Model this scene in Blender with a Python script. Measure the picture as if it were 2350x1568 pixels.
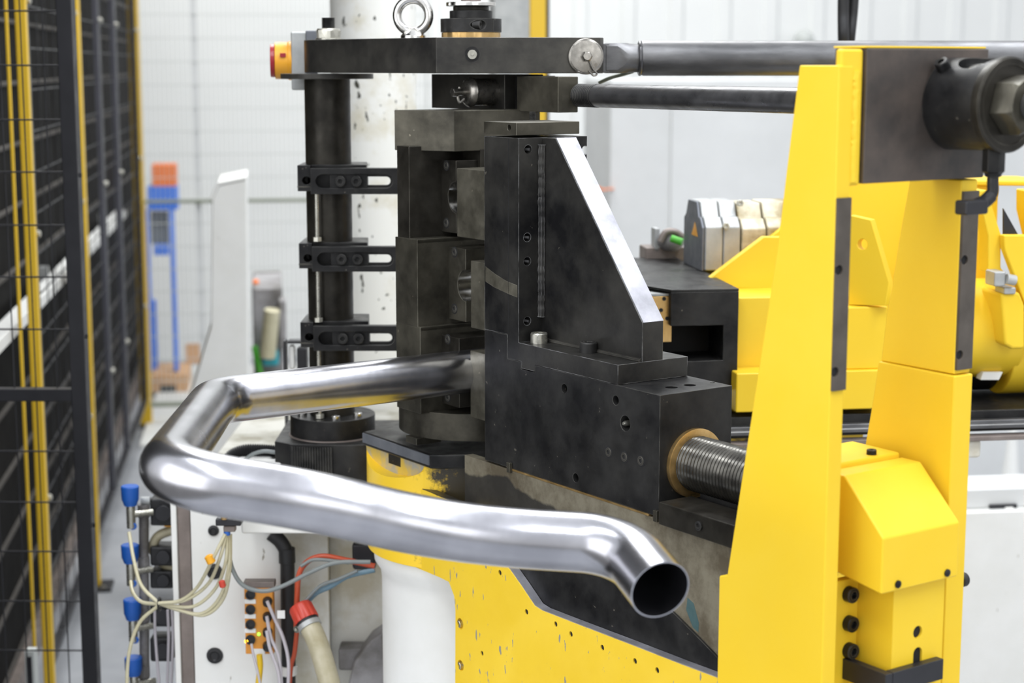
import bpy, bmesh, math, random
from mathutils import Vector, Matrix
random.seed(7)
C = bpy.context.scene.collection
for o in list(bpy.data.objects): bpy.data.objects.remove(o)
PI = math.pi
# ------------------------------------------------------------ camera
F_PX, W_PX, H_PX = 4000.0, 2350.0, 1568.0
CAM = Vector((0, 0, 1.6)); PITCH = math.atan(634/4000)
cd = bpy.data.cameras.new('camera'); cam = bpy.data.objects.new('camera', cd); C.objects.link(cam)
cd.sensor_width = 36; cd.lens = F_PX/W_PX*36; cd.clip_start = .05; cd.clip_end = 100
cam.location = CAM; cam.rotation_euler = (PI/2-PITCH, 0, 0)
cd.dof.use_dof = True; cd.dof.focus_distance = 2.42; cd.dof.aperture_fstop = 4.6
sc = bpy.context.scene; sc.camera = cam
# ------------------------------------------------------------ light
w = bpy.data.worlds.new('hall'); sc.world = w; w.use_nodes = True
wn = w.node_tree.nodes; wl = w.node_tree.links
bg = wn['Background']; bg.inputs[1].default_value = 0.82
tc = wn.new('ShaderNodeTexCoord'); sp = wn.new('ShaderNodeSeparateXYZ'); cr = wn.new('ShaderNodeValToRGB')
mp = wn.new('ShaderNodeMapRange'); mp.inputs[1].default_value = -1; mp.inputs[2].default_value = 1
wl.new(tc.outputs['Generated'], sp.inputs[0]); wl.new(sp.outputs[2], mp.inputs[0]); wl.new(mp.outputs[0], cr.inputs[0]); wl.new(cr.outputs[0], bg.inputs[0])
e = cr.color_ramp.elements; e[0].position = .38; e[0].color = (.25, .25, .25, 1); e[1].position = .50; e[1].color = (.82, .83, .84, 1)
k = e.new(.75); k.color = (.92, .95, 1.0, 1)
def area(name, loc, rot, sx, sy, power, col=(1, 1, 1)):
    l = bpy.data.lights.new(name, 'AREA'); l.shape = 'RECTANGLE'; l.size = sx; l.size_y = sy; l.energy = power; l.color = col
    o = bpy.data.objects.new(name, l); C.objects.link(o); o.location = loc; o.rotation_euler = rot; return o
area('ceiling_lamp', (-1.2, 1.2, 4.6), (0, 0, .3), .5, 5.0, 95, (.93, .96, 1))
area('ceiling_lamp', (1.9, 1.6, 4.6), (0, 0, .3), .6, 5.0, 130, (.93, .96, 1))
area('ceiling_lamp', (-1.3, 6.3, 4.8), (0, 0, .3), 4.0, 4.0, 340, (.99, 1, .99))
area('fill_light', (-3.6, -.4, 2.5), (math.radians(76), 0, math.radians(-62)), 5.0, 3.8, 88, (.98, .99, 1))  # added fill for the front faces, from an unseen source on the left
area('fill_light', (2.2, -3.2, 2.6), (math.radians(72), 0, math.radians(22)), 3.0, 2.2, 30, (.97, .99, 1))  # added weak fill from behind the camera, no visible source
sc.view_settings.view_transform = 'Standard'; sc.view_settings.look = 'None'
sc.view_settings.exposure = 0.42; sc.view_settings.gamma = 1; sc.view_settings.use_curve_mapping = False

# ------------------------------------------------------------ pixel -> place
def ray(px, py):
    x = (px-W_PX/2)/F_PX; y = -(py-H_PX/2)/F_PX
    c, s = math.cos(PITCH), math.sin(PITCH)
    return Vector((x, c+y*s, -s+y*c))
def hit(px, py, p, n):
    d = ray(px, py); return CAM + d*((p-CAM).dot(n)/d.dot(n))
def atY(px, py, Y): return hit(px, py, Vector((0, Y, 0)), Vector((0, 1, 0)))
class Frame:
    def __init__(s, o, ang):      # ang: angle of axis a from world X
        s.o = Vector((o[0], o[1], 0)); s.A = Vector((math.cos(ang), math.sin(ang), 0)); s.B = Vector((-math.sin(ang), math.cos(ang), 0))
    def w(s, a, b, z): return s.o + s.A*a + s.B*b + Vector((0, 0, z))
    def loc(s, v): d = v-s.o; return (d.dot(s.A), d.dot(s.B), v.z)
    def p(s, px, py, a=None, b=None, z=None, Y=None):
        if a is not None: v = hit(px, py, s.w(a, 0, 0), s.A)
        elif b is not None: v = hit(px, py, s.w(0, b, 0), s.B)
        elif z is not None: v = hit(px, py, Vector((0, 0, z)), Vector((0, 0, 1)))
        else: v = atY(px, py, Y)
        return s.loc(v)
O = atY(1515, 908, 2.2)
AU = math.atan2(-math.cos(math.atan(2800/4050)), math.sin(math.atan(2800/4050)))
M = Frame(O, AU)                  # a = u (towards near right), b = v (right and away)
R = Frame((0, 0), math.atan(565/4050))   # hall axes: a to the right, b away

# ------------------------------------------------------------ materials
def new_mat(name):
    m = bpy.data.materials.new(name); m.use_nodes = True
    return m, m.node_tree.nodes, m.node_tree.links, m.node_tree.nodes['Principled BSDF']
def mk(name, c1, c2=None, scale=9, metallic=0., rough=.5, rvar=.12, bump=0., bscale=180, stretch=(1, 1, 1), spec=.5, lo=.38, hi=.66,
       flecks=None, fcol=None, fscale=30, fstretch=(1, 1, 1), coat=0., edge=None):
    m, n, l, b = new_mat(name)
    tc = n.new('ShaderNodeTexCoord'); mpg = n.new('ShaderNodeMapping'); mpg.inputs['Scale'].default_value = stretch
    l.new(tc.outputs['Object'], mpg.inputs[0])
    nz = n.new('ShaderNodeTexNoise'); nz.inputs['Scale'].default_value = scale; nz.inputs['Detail'].default_value = 7; nz.inputs['Roughness'].default_value = .62
    l.new(mpg.outputs[0], nz.inputs['Vector'])
    rp = n.new('ShaderNodeValToRGB'); e = rp.color_ramp.elements
    e[0].position = lo; e[0].color = (*c1, 1); e[1].position = hi; e[1].color = (*(c2 or c1), 1)
    l.new(nz.outputs['Fac'], rp.inputs[0]); col = rp.outputs[0]
    if flecks:
        m2 = n.new('ShaderNodeMapping'); m2.inputs['Scale'].default_value = fstretch; l.new(tc.outputs['Object'], m2.inputs[0])
        nf = n.new('ShaderNodeTexNoise'); nf.inputs['Scale'].default_value = fscale; nf.inputs['Detail'].default_value = 3
        l.new(m2.outputs[0], nf.inputs['Vector'])
        r2 = n.new('ShaderNodeValToRGB'); q = r2.color_ramp.elements
        q[0].position = flecks; q[0].color = (0, 0, 0, 1); q[1].position = flecks+.015; q[1].color = (1, 1, 1, 1)
        l.new(nf.outputs['Fac'], r2.inputs[0])
        mx = n.new('ShaderNodeMixRGB'); l.new(r2.outputs[0], mx.inputs[0]); l.new(col, mx.inputs[1]); mx.inputs[2].default_value = (*fcol, 1); col = mx.outputs[0]
    if edge:      # rubbed-bright edges
        ge = n.new('ShaderNodeNewGeometry'); bv = n.new('ShaderNodeBevel'); bv.samples = 4; bv.inputs['Radius'].default_value = .0016
        dt = n.new('ShaderNodeVectorMath'); dt.operation = 'DOT_PRODUCT'; l.new(ge.outputs['True Normal'], dt.inputs[0]); l.new(bv.outputs[0], dt.inputs[1])
        mg = n.new('ShaderNodeMapRange'); mg.inputs[1].default_value = .97; mg.inputs[2].default_value = .86; l.new(dt.outputs['Value'], mg.inputs[0])
        ne = n.new('ShaderNodeTexNoise'); ne.inputs['Scale'].default_value = 35; ne.inputs['Detail'].default_value = 4; l.new(tc.outputs['Object'], ne.inputs['Vector'])
        mh = n.new('ShaderNodeMapRange'); mh.inputs[1].default_value = .38; mh.inputs[2].default_value = .6; l.new(ne.outputs['Fac'], mh.inputs[0])
        mm_ = n.new('ShaderNodeMath'); mm_.operation = 'MULTIPLY'; l.new(mg.outputs[0], mm_.inputs[0]); l.new(mh.outputs[0], mm_.inputs[1])
        me_ = n.new('ShaderNodeMixRGB'); l.new(mm_.outputs[0], me_.inputs[0]); l.new(col, me_.inputs[1]); me_.inputs[2].default_value = (*edge, 1); col = me_.outputs[0]
    l.new(col, b.inputs['Base Color'])
    b.inputs['Metallic'].default_value = metallic; b.inputs['Specular IOR Level'].default_value = spec
    if coat: b.inputs['Coat Weight'].default_value = coat; b.inputs['Coat Roughness'].default_value = .12
    mr = n.new('ShaderNodeMapRange'); mr.inputs[1].default_value = .3; mr.inputs[2].default_value = .7
    mr.inputs[3].default_value = max(.03, rough-rvar); mr.inputs[4].default_value = rough+rvar
    n2 = n.new('ShaderNodeTexNoise'); n2.inputs['Scale'].default_value = scale*3; n2.inputs['Detail'].default_value = 5; l.new(mpg.outputs[0], n2.inputs['Vector'])
    l.new(n2.outputs['Fac'], mr.inputs[0]); l.new(mr.outputs[0], b.inputs['Roughness'])
    if bump:
        n3 = n.new('ShaderNodeTexNoise'); n3.inputs['Scale'].default_value = bscale; n3.inputs['Detail'].default_value = 3; l.new(mpg.outputs[0], n3.inputs['Vector'])
        bp = n.new('ShaderNodeBump'); bp.inputs['Strength'].default_value = bump; bp.inputs['Distance'].default_value = .001
        l.new(n3.outputs['Fac'], bp.inputs['Height']); l.new(bp.outputs[0], b.inputs['Normal'])
    return m
MT = {}
MT['black_steel'] = mk('black_oxide_steel', (0.00891, 0.00891, 0.00972), (0.0405, 0.03966, 0.03796), 11, .35, .42, .12, .12, flecks=.72, fcol=(.11, .10, .085), fscale=90, spec=.28, edge=(.17,.165,.15), lo=.36, hi=.7)
MT['bracket_steel'] = mk('bracket_steel', (0.00855, 0.00855, 0.00945), (0.0507, 0.04875, 0.04388), 7, .35, .38, .1, .1, flecks=.74, fcol=(.12, .11, .09), fscale=70, spec=.28, edge=(.42,.42,.42))
MT['tool_steel'] = mk('oiled_tool_steel', (0.03168, 0.02915, 0.02281), (0.09427, 0.08704, 0.06732), 12, .55, .42, .12, .12, flecks=.73, fcol=(.2, .18, .14), fscale=80, spec=.3, edge=(.22,.21,.17))
MT['tool_dark'] = mk('dark_tool_steel_and_shade', (0.01733, 0.0156, 0.0127), (0.04455, 0.04084, 0.03342), 14, .5, .4, .12, .1, spec=.25, edge=(.13,.12,.10))  # naturally dark parts, plus recess walls with shade put into the colour
MT['die_steel'] = mk('ground_die_steel', (0.1142, 0.1061, 0.0816), (0.2539, 0.2374, 0.1877), 16, .75, .38, .1, .12, flecks=.70, fcol=(.33, .3, .24), fscale=60, edge=(.45,.43,.36))
MT['arm_steel'] = mk('blued_arm_steel', (0.02437, 0.0235, 0.02263), (0.06941, 0.06582, 0.05744), 10, .4, .4, .1, .1, spec=.3, edge=(.2,.19,.16))
MT['gray_steel'] = mk('gray_bar_steel', (0.102, 0.102, 0.1051), (0.1875, 0.1875, 0.1913), 25, .8, .42, .08, .08, stretch=(.3, 1, 1))
MT['rod_steel'] = mk('brushed_rod_steel', (0.08, 0.08, 0.084), (0.136, 0.136, 0.14), 20, .7, .33, .1, .05, stretch=(.2, 1, 1))
MT['bright_steel'] = mk('bright_steel_and_highlight', (.30, .30, .33), (.55, .55, .60), 14, .7, .45, .1, .06, lo=.3, hi=.6)  # bare plate edge, and the rib top with its highlight painted in
MT['zinc'] = mk('zinc_plated', (.42, .41, .36), (.58, .57, .50), 40, .85, .3, .1)
MT['chrome'] = mk('chrome_steel', (.62, .61, .58), (.75, .74, .72), 40, 1, .2, .08)
MT['spindle'] = mk('oily_spindle_steel', (.04, .038, .034), (.13, .125, .11), 16, .8, .25, .1)
MT['stain'] = mk('blue_green_stain', (.05, .11, .12), (.09, .15, .15), 30, .3, .4)
MT['pin_steel'] = mk('dull_pin_steel', (.22, .21, .19), (.36, .34, .31), 40, .9, .3, .1)
MT['cream_grimy'] = mk('grimy_cream_sheet', (.24, .22, .16), (.50, .49, .44), 9, 0, .6, .08, .05, lo=.36, hi=.56)
MT['brass'] = mk('bronze', (.50, .32, .12), (.66, .45, .20), 30, .85, .35, .1)
MT['yellow'] = mk('yellow_paint', (0.837, 0.558, 0.02604), (0.8556, 0.5859, 0.0372), 5, 0, .4, .06, .03, spec=.3, flecks=.80, fcol=(.5, .33, .05), fscale=22)
MT['yellow_worn'] = mk('chipped_yellow_paint', (.84, .56, .03), (.90, .62, .045), 7, 0, .4, .08, .06, flecks=.672, fcol=(.30, .28, .22), fscale=70, fstretch=(1.7, 1.7, .5))
MT['yellow_dirty'] = mk('grimy_yellow_paint', (.03, .025, .015), (.86, .56, .02), 11, 0, .4, .1, .1, lo=.42, hi=.50)
MT['yellow_bare'] = mk('worn_bare_yellow', (.42, .41, .37), (.72, .52, .10), 20, .2, .45, .1, .1, lo=.40, hi=.56)
MT['white'] = mk('white_paint', (.76, .76, .73), (.82, .82, .80), 6, 0, .45, .06, .03, flecks=.73, fcol=(.35, .33, .28), fscale=40, fstretch=(1.6, 1.6, .6))
MT['cream'] = mk('dirty_cream_paint', (.58, .53, .40), (.80, .79, .73), 5, 0, .5, .08, .04, lo=.36, hi=.50)
MT['cream_spots'] = mk('oil_spattered_cream_paint', (.62, .58, .45), (.80, .80, .76), 5, 0, .5, .08, .04, lo=.34, hi=.48, flecks=.665, fcol=(.05, .05, .035), fscale=50, fstretch=(1.3, 1.3, .7))
MT['rubber'] = mk('black_rubber', (0.0098, 0.0098, 0.0112), (0.0154, 0.0154, 0.0168), 20, 0, .5, .1)
MT['black_paint'] = mk('black_paint', (.012, .012, .015), (.018, .018, .022), 10, 0, .45, .08)
MT['dark_void'] = mk('hole_shade_and_seam', (.006, .006, .007), (.009, .009, .010), 10, 0, .8, .05)  # near-black for seams and for shade painted inside holes
MT['louvre_dark'] = mk('dark_louvre_panel', (0.006, 0.0056, 0.0052), (0.0084, 0.0076, 0.007), 3, 0, .7, .05, spec=.05)
MT['louvre_rib'] = mk('taupe_louvre_rib', (0.0468, 0.0414, 0.036), (0.0612, 0.054, 0.0486), 3, 0, .6, .05, spec=.2)
MT['fence_yellow'] = mk('fence_yellow', (.72, .46, .02), (.78, .50, .025), 4, 0, .4, .05)
MT['wall'] = mk('white_wall', (.76, .77, .76), (.80, .81, .80), 1.5, 0, .7, .05)
MT['floor'] = mk('gray_floor', (.27, .28, .30), (.37, .38, .40), 2.2, 0, .42, .1, .05)
MT['concrete'] = mk('pale_floor', (.58, .58, .56), (.68, .68, .66), 2.2, 0, .5, .1)
MT['blue'] = mk('blue_paint', (.02, .16, .75), (.03, .20, .85), 4, 0, .4)
MT['cap_blue'] = mk('blue_plastic', (.01, .09, .42), (.02, .13, .5), 4, 0, .45)
MT['orange'] = mk('orange_plastic', (.85, .17, .01), (.9, .2, .015), 4, 0, .45)
MT['module'] = mk('orange_module', (.62, .25, .03), (.68, .28, .04), 12, 0, .5)
MT['red'] = mk('red_plastic', (.50, .05, .03), (.56, .06, .035), 8, 0, .35)
MT['dark_red'] = mk('dark_red_plastic', (.30, .01, .02), (.34, .015, .025), 8, 0, .35)
MT['switch_yellow'] = mk('amber_plastic', (.80, .36, .02), (.86, .42, .03), 8, 0, .4)
MT['alu'] = mk('cast_aluminium', (.36, .37, .37), (.48, .49, .48), 20, .4, .45, .08, .1)
MT['alu_dirty'] = mk('grimy_cast_aluminium', (.28, .22, .11), (.60, .56, .44), 7, .25, .5, .08, .1, lo=.42, hi=.56)
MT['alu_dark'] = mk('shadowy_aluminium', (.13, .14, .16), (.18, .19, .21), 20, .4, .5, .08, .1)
MT['wood'] = mk('cardboard', (.50, .27, .12), (.62, .36, .18), 6, 0, .7)
MT['tube_clear'] = mk('cream_hose', (.50, .46, .30), (.60, .56, .40), 10, 0, .3)
MT['hose_gray'] = mk('gray_cable', (.17, .19, .19), (.22, .24, .24), 10, 0, .4)
MT['hose_lilac'] = mk('pale_gray_cable', (.46, .43, .46), (.54, .51, .54), 10, 0, .4)
MT['hose_red'] = mk('red_hose', (.42, .06, .02), (.50, .08, .03), 10, 0, .4)
MT['hose_blue'] = mk('blue_gray_hose', (.10, .18, .24), (.16, .26, .32), 10, 0, .3)
MT['hose_thick'] = mk('beige_hose', (.36, .32, .20), (.52, .48, .36), 14, 0, .4)
MT['yellow_cable'] = mk('yellow_cable', (.75, .48, .01), (.8, .52, .02), 8, 0, .4)
MT['label_white'] = mk('white_label', (.72, .72, .70), (.76, .76, .74), 8, 0, .5)
MT['brown_steel'] = mk('brown_edge_steel', (.17, .14, .125), (.25, .21, .19), 14, .3, .5)
MT['strip_steel'] = mk('brown_bar_steel', (0.078, 0.06552, 0.05408), (0.1196, 0.1019, 0.08528), 18, .3, .5)
MT['yoke_steel'] = mk('stained_plate_steel', (0.0455, 0.04277, 0.04095), (0.1456, 0.1137, 0.09555), 5, .4, .42, .1, .08, lo=.36, hi=.62)
MT['green'] = mk('green_plastic', (.08, .42, .03), (.10, .5, .05), 8, 0, .4)
MT['teal'] = mk('teal_plastic', (.02, .30, .36), (.03, .36, .42), 8, 0, .4)
MT['murky'] = mk('gray_castings', (.12, .11, .10), (.34, .33, .34), 5, .1, .6, lo=.4, hi=.58)
MT['olive'] = mk('olive_rail', (.20, .22, .17), (.24, .26, .2), 5, 0, .5)
MT['pale_gray'] = mk('pale_gray_paint', (.60, .61, .61), (.66, .67, .67), 3, 0, .5)
MT['stile_gray'] = mk('gray_stile', (.07, .07, .085), (.09, .09, .11), 3, .2, .4)
MT['mesh_gray'] = mk('gray_wire', (.50, .52, .50), (.54, .56, .54), 3, 0, .5)
def glow(name, col, s):
    m, n, l, b = new_mat(name); b.inputs['Base Color'].default_value = (*col, 1)
    b.inputs['Emission Color'].default_value = (*col, 1); b.inputs['Emission Strength'].default_value = s; return m
MT['led_green'] = glow('green_led', (.2, .9, .05), 2.5); MT['led_amber'] = glow('amber_led', (1, .5, .02), 4)
# stainless tube: fine drawing lines, bare and bright
def stainless():
    m, n, l, b = new_mat('stainless_tube')
    tc = n.new('ShaderNodeTexCoord'); nz = n.new('ShaderNodeTexNoise'); nz.inputs['Scale'].default_value = 14; nz.inputs['Detail'].default_value = 6
    l.new(tc.outputs['Object'], nz.inputs['Vector'])
    rp = n.new('ShaderNodeValToRGB'); e = rp.color_ramp.elements; e[0].position = .35; e[0].color = (.40, .40, .43, 1); e[1].position = .65; e[1].color = (.54, .54, .575, 1)
    l.new(nz.outputs['Fac'], rp.inputs[0]); l.new(rp.outputs[0], b.inputs['Base Color'])
    b.inputs['Metallic'].default_value = 1
    mr = n.new('ShaderNodeMapRange'); mr.inputs[3].default_value = .18; mr.inputs[4].default_value = .32; l.new(nz.outputs['Fac'], mr.inputs[0]); l.new(mr.outputs[0], b.inputs['Roughness'])
    n3 = n.new('ShaderNodeTexNoise'); n3.inputs['Scale'].default_value = 30; n3.inputs['Detail'].default_value = 2; l.new(tc.outputs['Object'], n3.inputs['Vector'])
    bp = n.new('ShaderNodeBump'); bp.inputs['Strength'].default_value = .10; bp.inputs['Distance'].default_value = .002
    l.new(n3.outputs['Fac'], bp.inputs['Height']); l.new(bp.outputs[0], b.inputs['Normal'])
    return m
MT['stainless'] = stainless()
# rail: bare worn band along the top, dark oxide below (wear belongs to the plate)
def rail_mat(xl_, zt_):
    m, n, l, b = new_mat('worn_rail_steel')
    tc = n.new('ShaderNodeTexCoord'); sx = n.new('ShaderNodeSeparateXYZ'); l.new(tc.outputs['Object'], sx.inputs[0])
    nz = n.new('ShaderNodeTexNoise'); nz.inputs['Scale'].default_value = 13; nz.inputs['Detail'].default_value = 8; nz.inputs['Roughness'].default_value = .7; l.new(tc.outputs['Object'], nz.inputs['Vector'])
    r1 = n.new('ShaderNodeValToRGB'); e = r1.color_ramp.elements; e[0].position = .4; e[0].color = (.15, .125, .085, 1); e[1].position = .6; e[1].color = (.30, .27, .20, 1); l.new(nz.outputs['Fac'], r1.inputs[0])
    r2 = n.new('ShaderNodeValToRGB'); e = r2.color_ramp.elements; e[0].position = .4; e[0].color = (.045, .042, .038, 1); e[1].position = .7; e[1].color = (.085, .08, .07, 1); l.new(nz.outputs['Fac'], r2.inputs[0])
    n2 = n.new('ShaderNodeTexNoise'); n2.inputs['Scale'].default_value = 9; n2.inputs['Detail'].default_value = 6; l.new(tc.outputs['Object'], n2.inputs['Vector'])
    def math_(op, a, b_=None, c_=None):
        q = n.new('ShaderNodeMath'); q.operation = op
        for k_, v in enumerate((a, b_, c_)):
            if v is None: continue
            if isinstance(v, (int, float)): q.inputs[k_].default_value = v
            else: l.new(v, q.inputs[k_])
        return q.outputs[0]
    dx = math_('MAXIMUM', math_('SUBTRACT', sx.outputs[0], xl_), 0.)          # band of bare metal widens towards the near end
    th = math_('MULTIPLY_ADD', math_('POWER', dx, 3.), 8., .012)
    nn = math_('MULTIPLY_ADD', n2.outputs['Fac'], .07, -.03)
    val = math_('ADD', math_('ADD', math_('SUBTRACT', sx.outputs[2], zt_), th), nn)
    mr = n.new('ShaderNodeMapRange'); mr.inputs[1].default_value = 0; mr.inputs[2].default_value = .004; l.new(val, mr.inputs[0])
    mx = n.new('ShaderNodeMixRGB'); l.new(mr.outputs[0], mx.inputs[0]); l.new(r2.outputs[0], mx.inputs[1]); l.new(r1.outputs[0], mx.inputs[2]); l.new(mx.outputs[0], b.inputs['Base Color'])
    b.inputs['Metallic'].default_value = .5; b.inputs['Roughness'].default_value = .4
    return m

def head_mat():      # yellow paint, caked with black grease towards the slide side
    m, n, l, b = new_mat('greasy_head_paint'); tc = n.new('ShaderNodeTexCoord'); sx = n.new('ShaderNodeSeparateXYZ'); l.new(tc.outputs['Object'], sx.inputs[0])
    nz = n.new('ShaderNodeTexNoise'); nz.inputs['Scale'].default_value = 22; nz.inputs['Detail'].default_value = 9; nz.inputs['Roughness'].default_value = .75; l.new(tc.outputs['Object'], nz.inputs['Vector'])
    a = n.new('ShaderNodeMath'); a.operation = 'MULTIPLY_ADD'; l.new(nz.outputs['Fac'], a.inputs[0]); a.inputs[1].default_value = .22; l.new(sx.outputs[0], a.inputs[2])
    mr = n.new('ShaderNodeMapRange'); mr.inputs[1].default_value = .035; mr.inputs[2].default_value = .065; l.new(a.outputs[0], mr.inputs[0])
    mx = n.new('ShaderNodeMixRGB'); l.new(mr.outputs[0], mx.inputs[0]); mx.inputs[1].default_value = (.88, .58, .03, 1); mx.inputs[2].default_value = (.035, .028, .015, 1); l.new(mx.outputs[0], b.inputs['Base Color'])
    b.inputs['Roughness'].default_value = .4; return m
MT['head_paint'] = head_mat()
# ------------------------------------------------------------ mesh builder
class MB:
    def __init__(s): s.bm = bmesh.new()
    def _prism(s, base, top):
        b = s.bm; A = [b.verts.new(v) for v in base]; T = [b.verts.new(v) for v in top]; n = len(A)
        b.faces.new(A); b.faces.new(T[::-1])
        for i in range(n): b.faces.new((A[i], A[(i+1) % n], T[(i+1) % n], T[i]))
        return s
    def prism(s, fr, axis, poly, lo, hi):
        if axis == 'a': f = lambda p, t: fr.w(t, p[0], p[1])
        elif axis == 'b': f = lambda p, t: fr.w(p[0], t, p[1])
        else: f = lambda p, t: fr.w(p[0], p[1], t)
        return s._prism([f(p, lo) for p in poly], [f(p, hi) for p in poly])
    def box(s, fr, a0, a1, b0, b1, z0, z1): return s.prism(fr, 'z', [(a0, b0), (a1, b0), (a1, b1), (a0, b1)], z0, z1)
    def lathe(s, p, d, prof, seg=32, caps=True, hexes=(), rot=0):
        d = Vector(d).normalized(); x = d.orthogonal().normalized()
        if abs(d.z) < .9: x = Vector((0, 0, 1)).cross(d).normalized()
        y = d.cross(x); b = s.bm; rings = []
        for i, (t, r) in enumerate(prof):
            ring = []
            for j in range(seg):
                th = 2*PI*j/seg + rot; rr = r
                if i in hexes:
                    q = ((2*PI*j/seg) % (PI/3))-PI/6; rr = r*math.cos(PI/6)/math.cos(q)
                ring.append(b.verts.new(p+d*t+(x*math.cos(th)+y*math.sin(th))*max(rr, 1e-5)))
            rings.append(ring)
        for i in range(len(rings)-1):
            for j in range(seg): b.faces.new((rings[i][j], rings[i][(j+1) % seg], rings[i+1][(j+1) % seg], rings[i+1][j]))
        if caps: b.faces.new(rings[0][::-1]); b.faces.new(rings[-1])
        return s
    def cyl(s, p0, p1, r, r1=None, seg=32):
        p0 = Vector(p0); p1 = Vector(p1); L = (p1-p0).length
        return s.lathe(p0, p1-p0, [(0, r), (L, r if r1 is None else r1)], seg)
    def torus(s, c, nrm, R0, r, sr=48, st=20):
        nrm = Vector(nrm).normalized(); x = nrm.orthogonal().normalized(); y = nrm.cross(x); b = s.bm
        g = [[b.verts.new(c+(x*math.cos(2*PI*i/sr)+y*math.sin(2*PI*i/sr))*(R0+r*math.cos(2*PI*j/st))+nrm*r*math.sin(2*PI*j/st)) for j in range(st)] for i in range(sr)]
        for i in range(sr):
            for j in range(st): b.faces.new((g[i][j], g[(i+1) % sr][j], g[(i+1) % sr][(j+1) % st], g[i][(j+1) % st]))
        return s
    def tube(s, pts, r, seg=14, inner=None, rf=None):
        pts = [Vector(p) for p in pts]; b = s.bm; n = len(pts)
        T = [(pts[min(i+1, n-1)]-pts[max(i-1, 0)]).normalized() for i in range(n)]
        x = T[0].orthogonal().normalized(); outs = []; ins = []
        for i in range(n):
            x = (x-T[i]*x.dot(T[i])).normalized(); y = T[i].cross(x)
            rr = r*(rf(i/(n-1)) if rf else 1)
            outs.append([b.verts.new(pts[i]+(x*math.cos(2*PI*j/seg)+y*math.sin(2*PI*j/seg))*rr) for j in range(seg)])
            if inner: ins.append([b.verts.new(pts[i]+(x*math.cos(2*PI*j/seg)+y*math.sin(2*PI*j/seg))*inner) for j in range(seg)])
        for i in range(n-1):
            for j in range(seg):
                k = (j+1) % seg
                b.faces.new((outs[i][j], outs[i][k], outs[i+1][k], outs[i+1][j]))
                if inner: b.faces.new((ins[i][j], ins[i+1][j], ins[i+1][k], ins[i][k]))
        if inner:
            for e_ in (0, n-1):
                for j in range(seg):
                    k = (j+1) % seg; b.faces.new((outs[e_][j], outs[e_][k], ins[e_][k], ins[e_][j]))
        else: b.faces.new(outs[0][::-1]); b.faces.new(outs[-1])
        return s
    def ball(s, c, r, seg=16, sc=(1, 1, 1)):
        g = bmesh.ops.create_uvsphere(s.bm, u_segments=seg, v_segments=seg//2, radius=r)
        for v in g['verts']: v.co = Vector((v.co.x*sc[0], v.co.y*sc[1], v.co.z*sc[2]))+c
        return s
def spline(pts, k=8):
    pts = [Vector(p) for p in pts]; P = [pts[0]*2-pts[1]]+pts+[pts[-1]*2-pts[-2]]; out = []
    for i in range(1, len(P)-2):
        p0, p1, p2, p3 = P[i-1:i+3]
        for j in range(k):
            t = j/k; out.append(.5*((2*p1)+(p2-p0)*t+(2*p0-5*p1+4*p2-p3)*t*t+(3*p1-p0-3*p2+p3)*t**3))
    out.append(P[-2]); return out
def filleted(pts, rad, k=12):
    pts = [Vector(p) for p in pts]; out = [pts[0]]
    for i in range(1, len(pts)-1):
        a = (pts[i-1]-pts[i]).normalized(); c = (pts[i+1]-pts[i]).normalized(); ang = a.angle(c)
        t = rad[i-1]/math.tan(ang/2); cen = pts[i]+(a+c).normalized()*(rad[i-1]/math.sin(ang/2))
        s0 = pts[i]+a*t-cen; s1 = pts[i]+c*t-cen; om = s0.angle(s1)
        for j in range(k+1):
            q = j/k; out.append(cen+(s0*math.sin((1-q)*om)+s1*math.sin(q*om))/math.sin(om))
    out.append(pts[-1]); res = [out[0]]
    for p in out[1:]:
        L = (p-res[-1]).length; m = max(1, int(L/.03)); a0 = res[-1].copy()
        for j in range(1, m+1): res.append(a0.lerp(p, j/m))
    return res
WORLD = {}
def finish(bm):
    bmesh.ops.recalc_face_normals(bm, faces=bm.faces[:])
    for f in bm.faces: f.smooth = True
    for e_ in bm.edges:
        if len(e_.link_faces) == 2: e_.smooth = e_.calc_face_angle(0) < math.radians(32)
def raw(mb, name):
    finish(mb.bm); me = bpy.data.meshes.new(name); mb.bm.to_mesh(me); mb.bm.free(); return me
def obj(name, mb, mat, parent=None, bevel=0, cuts=None, seg=2, label=None):
    me = raw(mb, name)
    if cuts:
        t = bpy.data.objects.new('tmp', me); C.objects.link(t); cs = []
        for c in cuts:
            co = bpy.data.objects.new('tmpc', raw(c, 'c')); C.objects.link(co); cs.append(co)
            md = t.modifiers.new('b', 'BOOLEAN'); md.operation = 'DIFFERENCE'; md.solver = 'EXACT'; md.object = co
        dg = bpy.context.evaluated_depsgraph_get(); me2 = bpy.data.meshes.new_from_object(t.evaluated_get(dg))
        for x in [t]+cs: bpy.data.objects.remove(x)
        me = me2; me.name = name
        b2 = bmesh.new(); b2.from_mesh(me); finish(b2); b2.to_mesh(me); b2.free()
    co = [v.co for v in me.vertices]
    if parent is None:
        c = Vector((sum(v.x for v in co)/len(co), sum(v.y for v in co)/len(co), min(v.z for v in co)))
    else: c = WORLD[parent.name]
    me.transform(Matrix.Translation(-c)); me.materials.clear(); me.materials.append(MT[mat])
    o = bpy.data.objects.new(name, me); C.objects.link(o); o.parent = parent
    if parent is None: o.location = c
    WORLD[o.name] = c.copy() if isinstance(c, Vector) else c
    if bevel:
        m = o.modifiers.new('bevel', 'BEVEL'); m.width = bevel; m.segments = seg; m.limit_method = 'ANGLE'; m.angle_limit = math.radians(32); m.harden_normals = True
    if label: o['label'] = label
    return o
def tag(o, label, cat, group=None):
    o['label'] = label; o['category'] = cat
    if group: o['group'] = group
    return o
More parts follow.
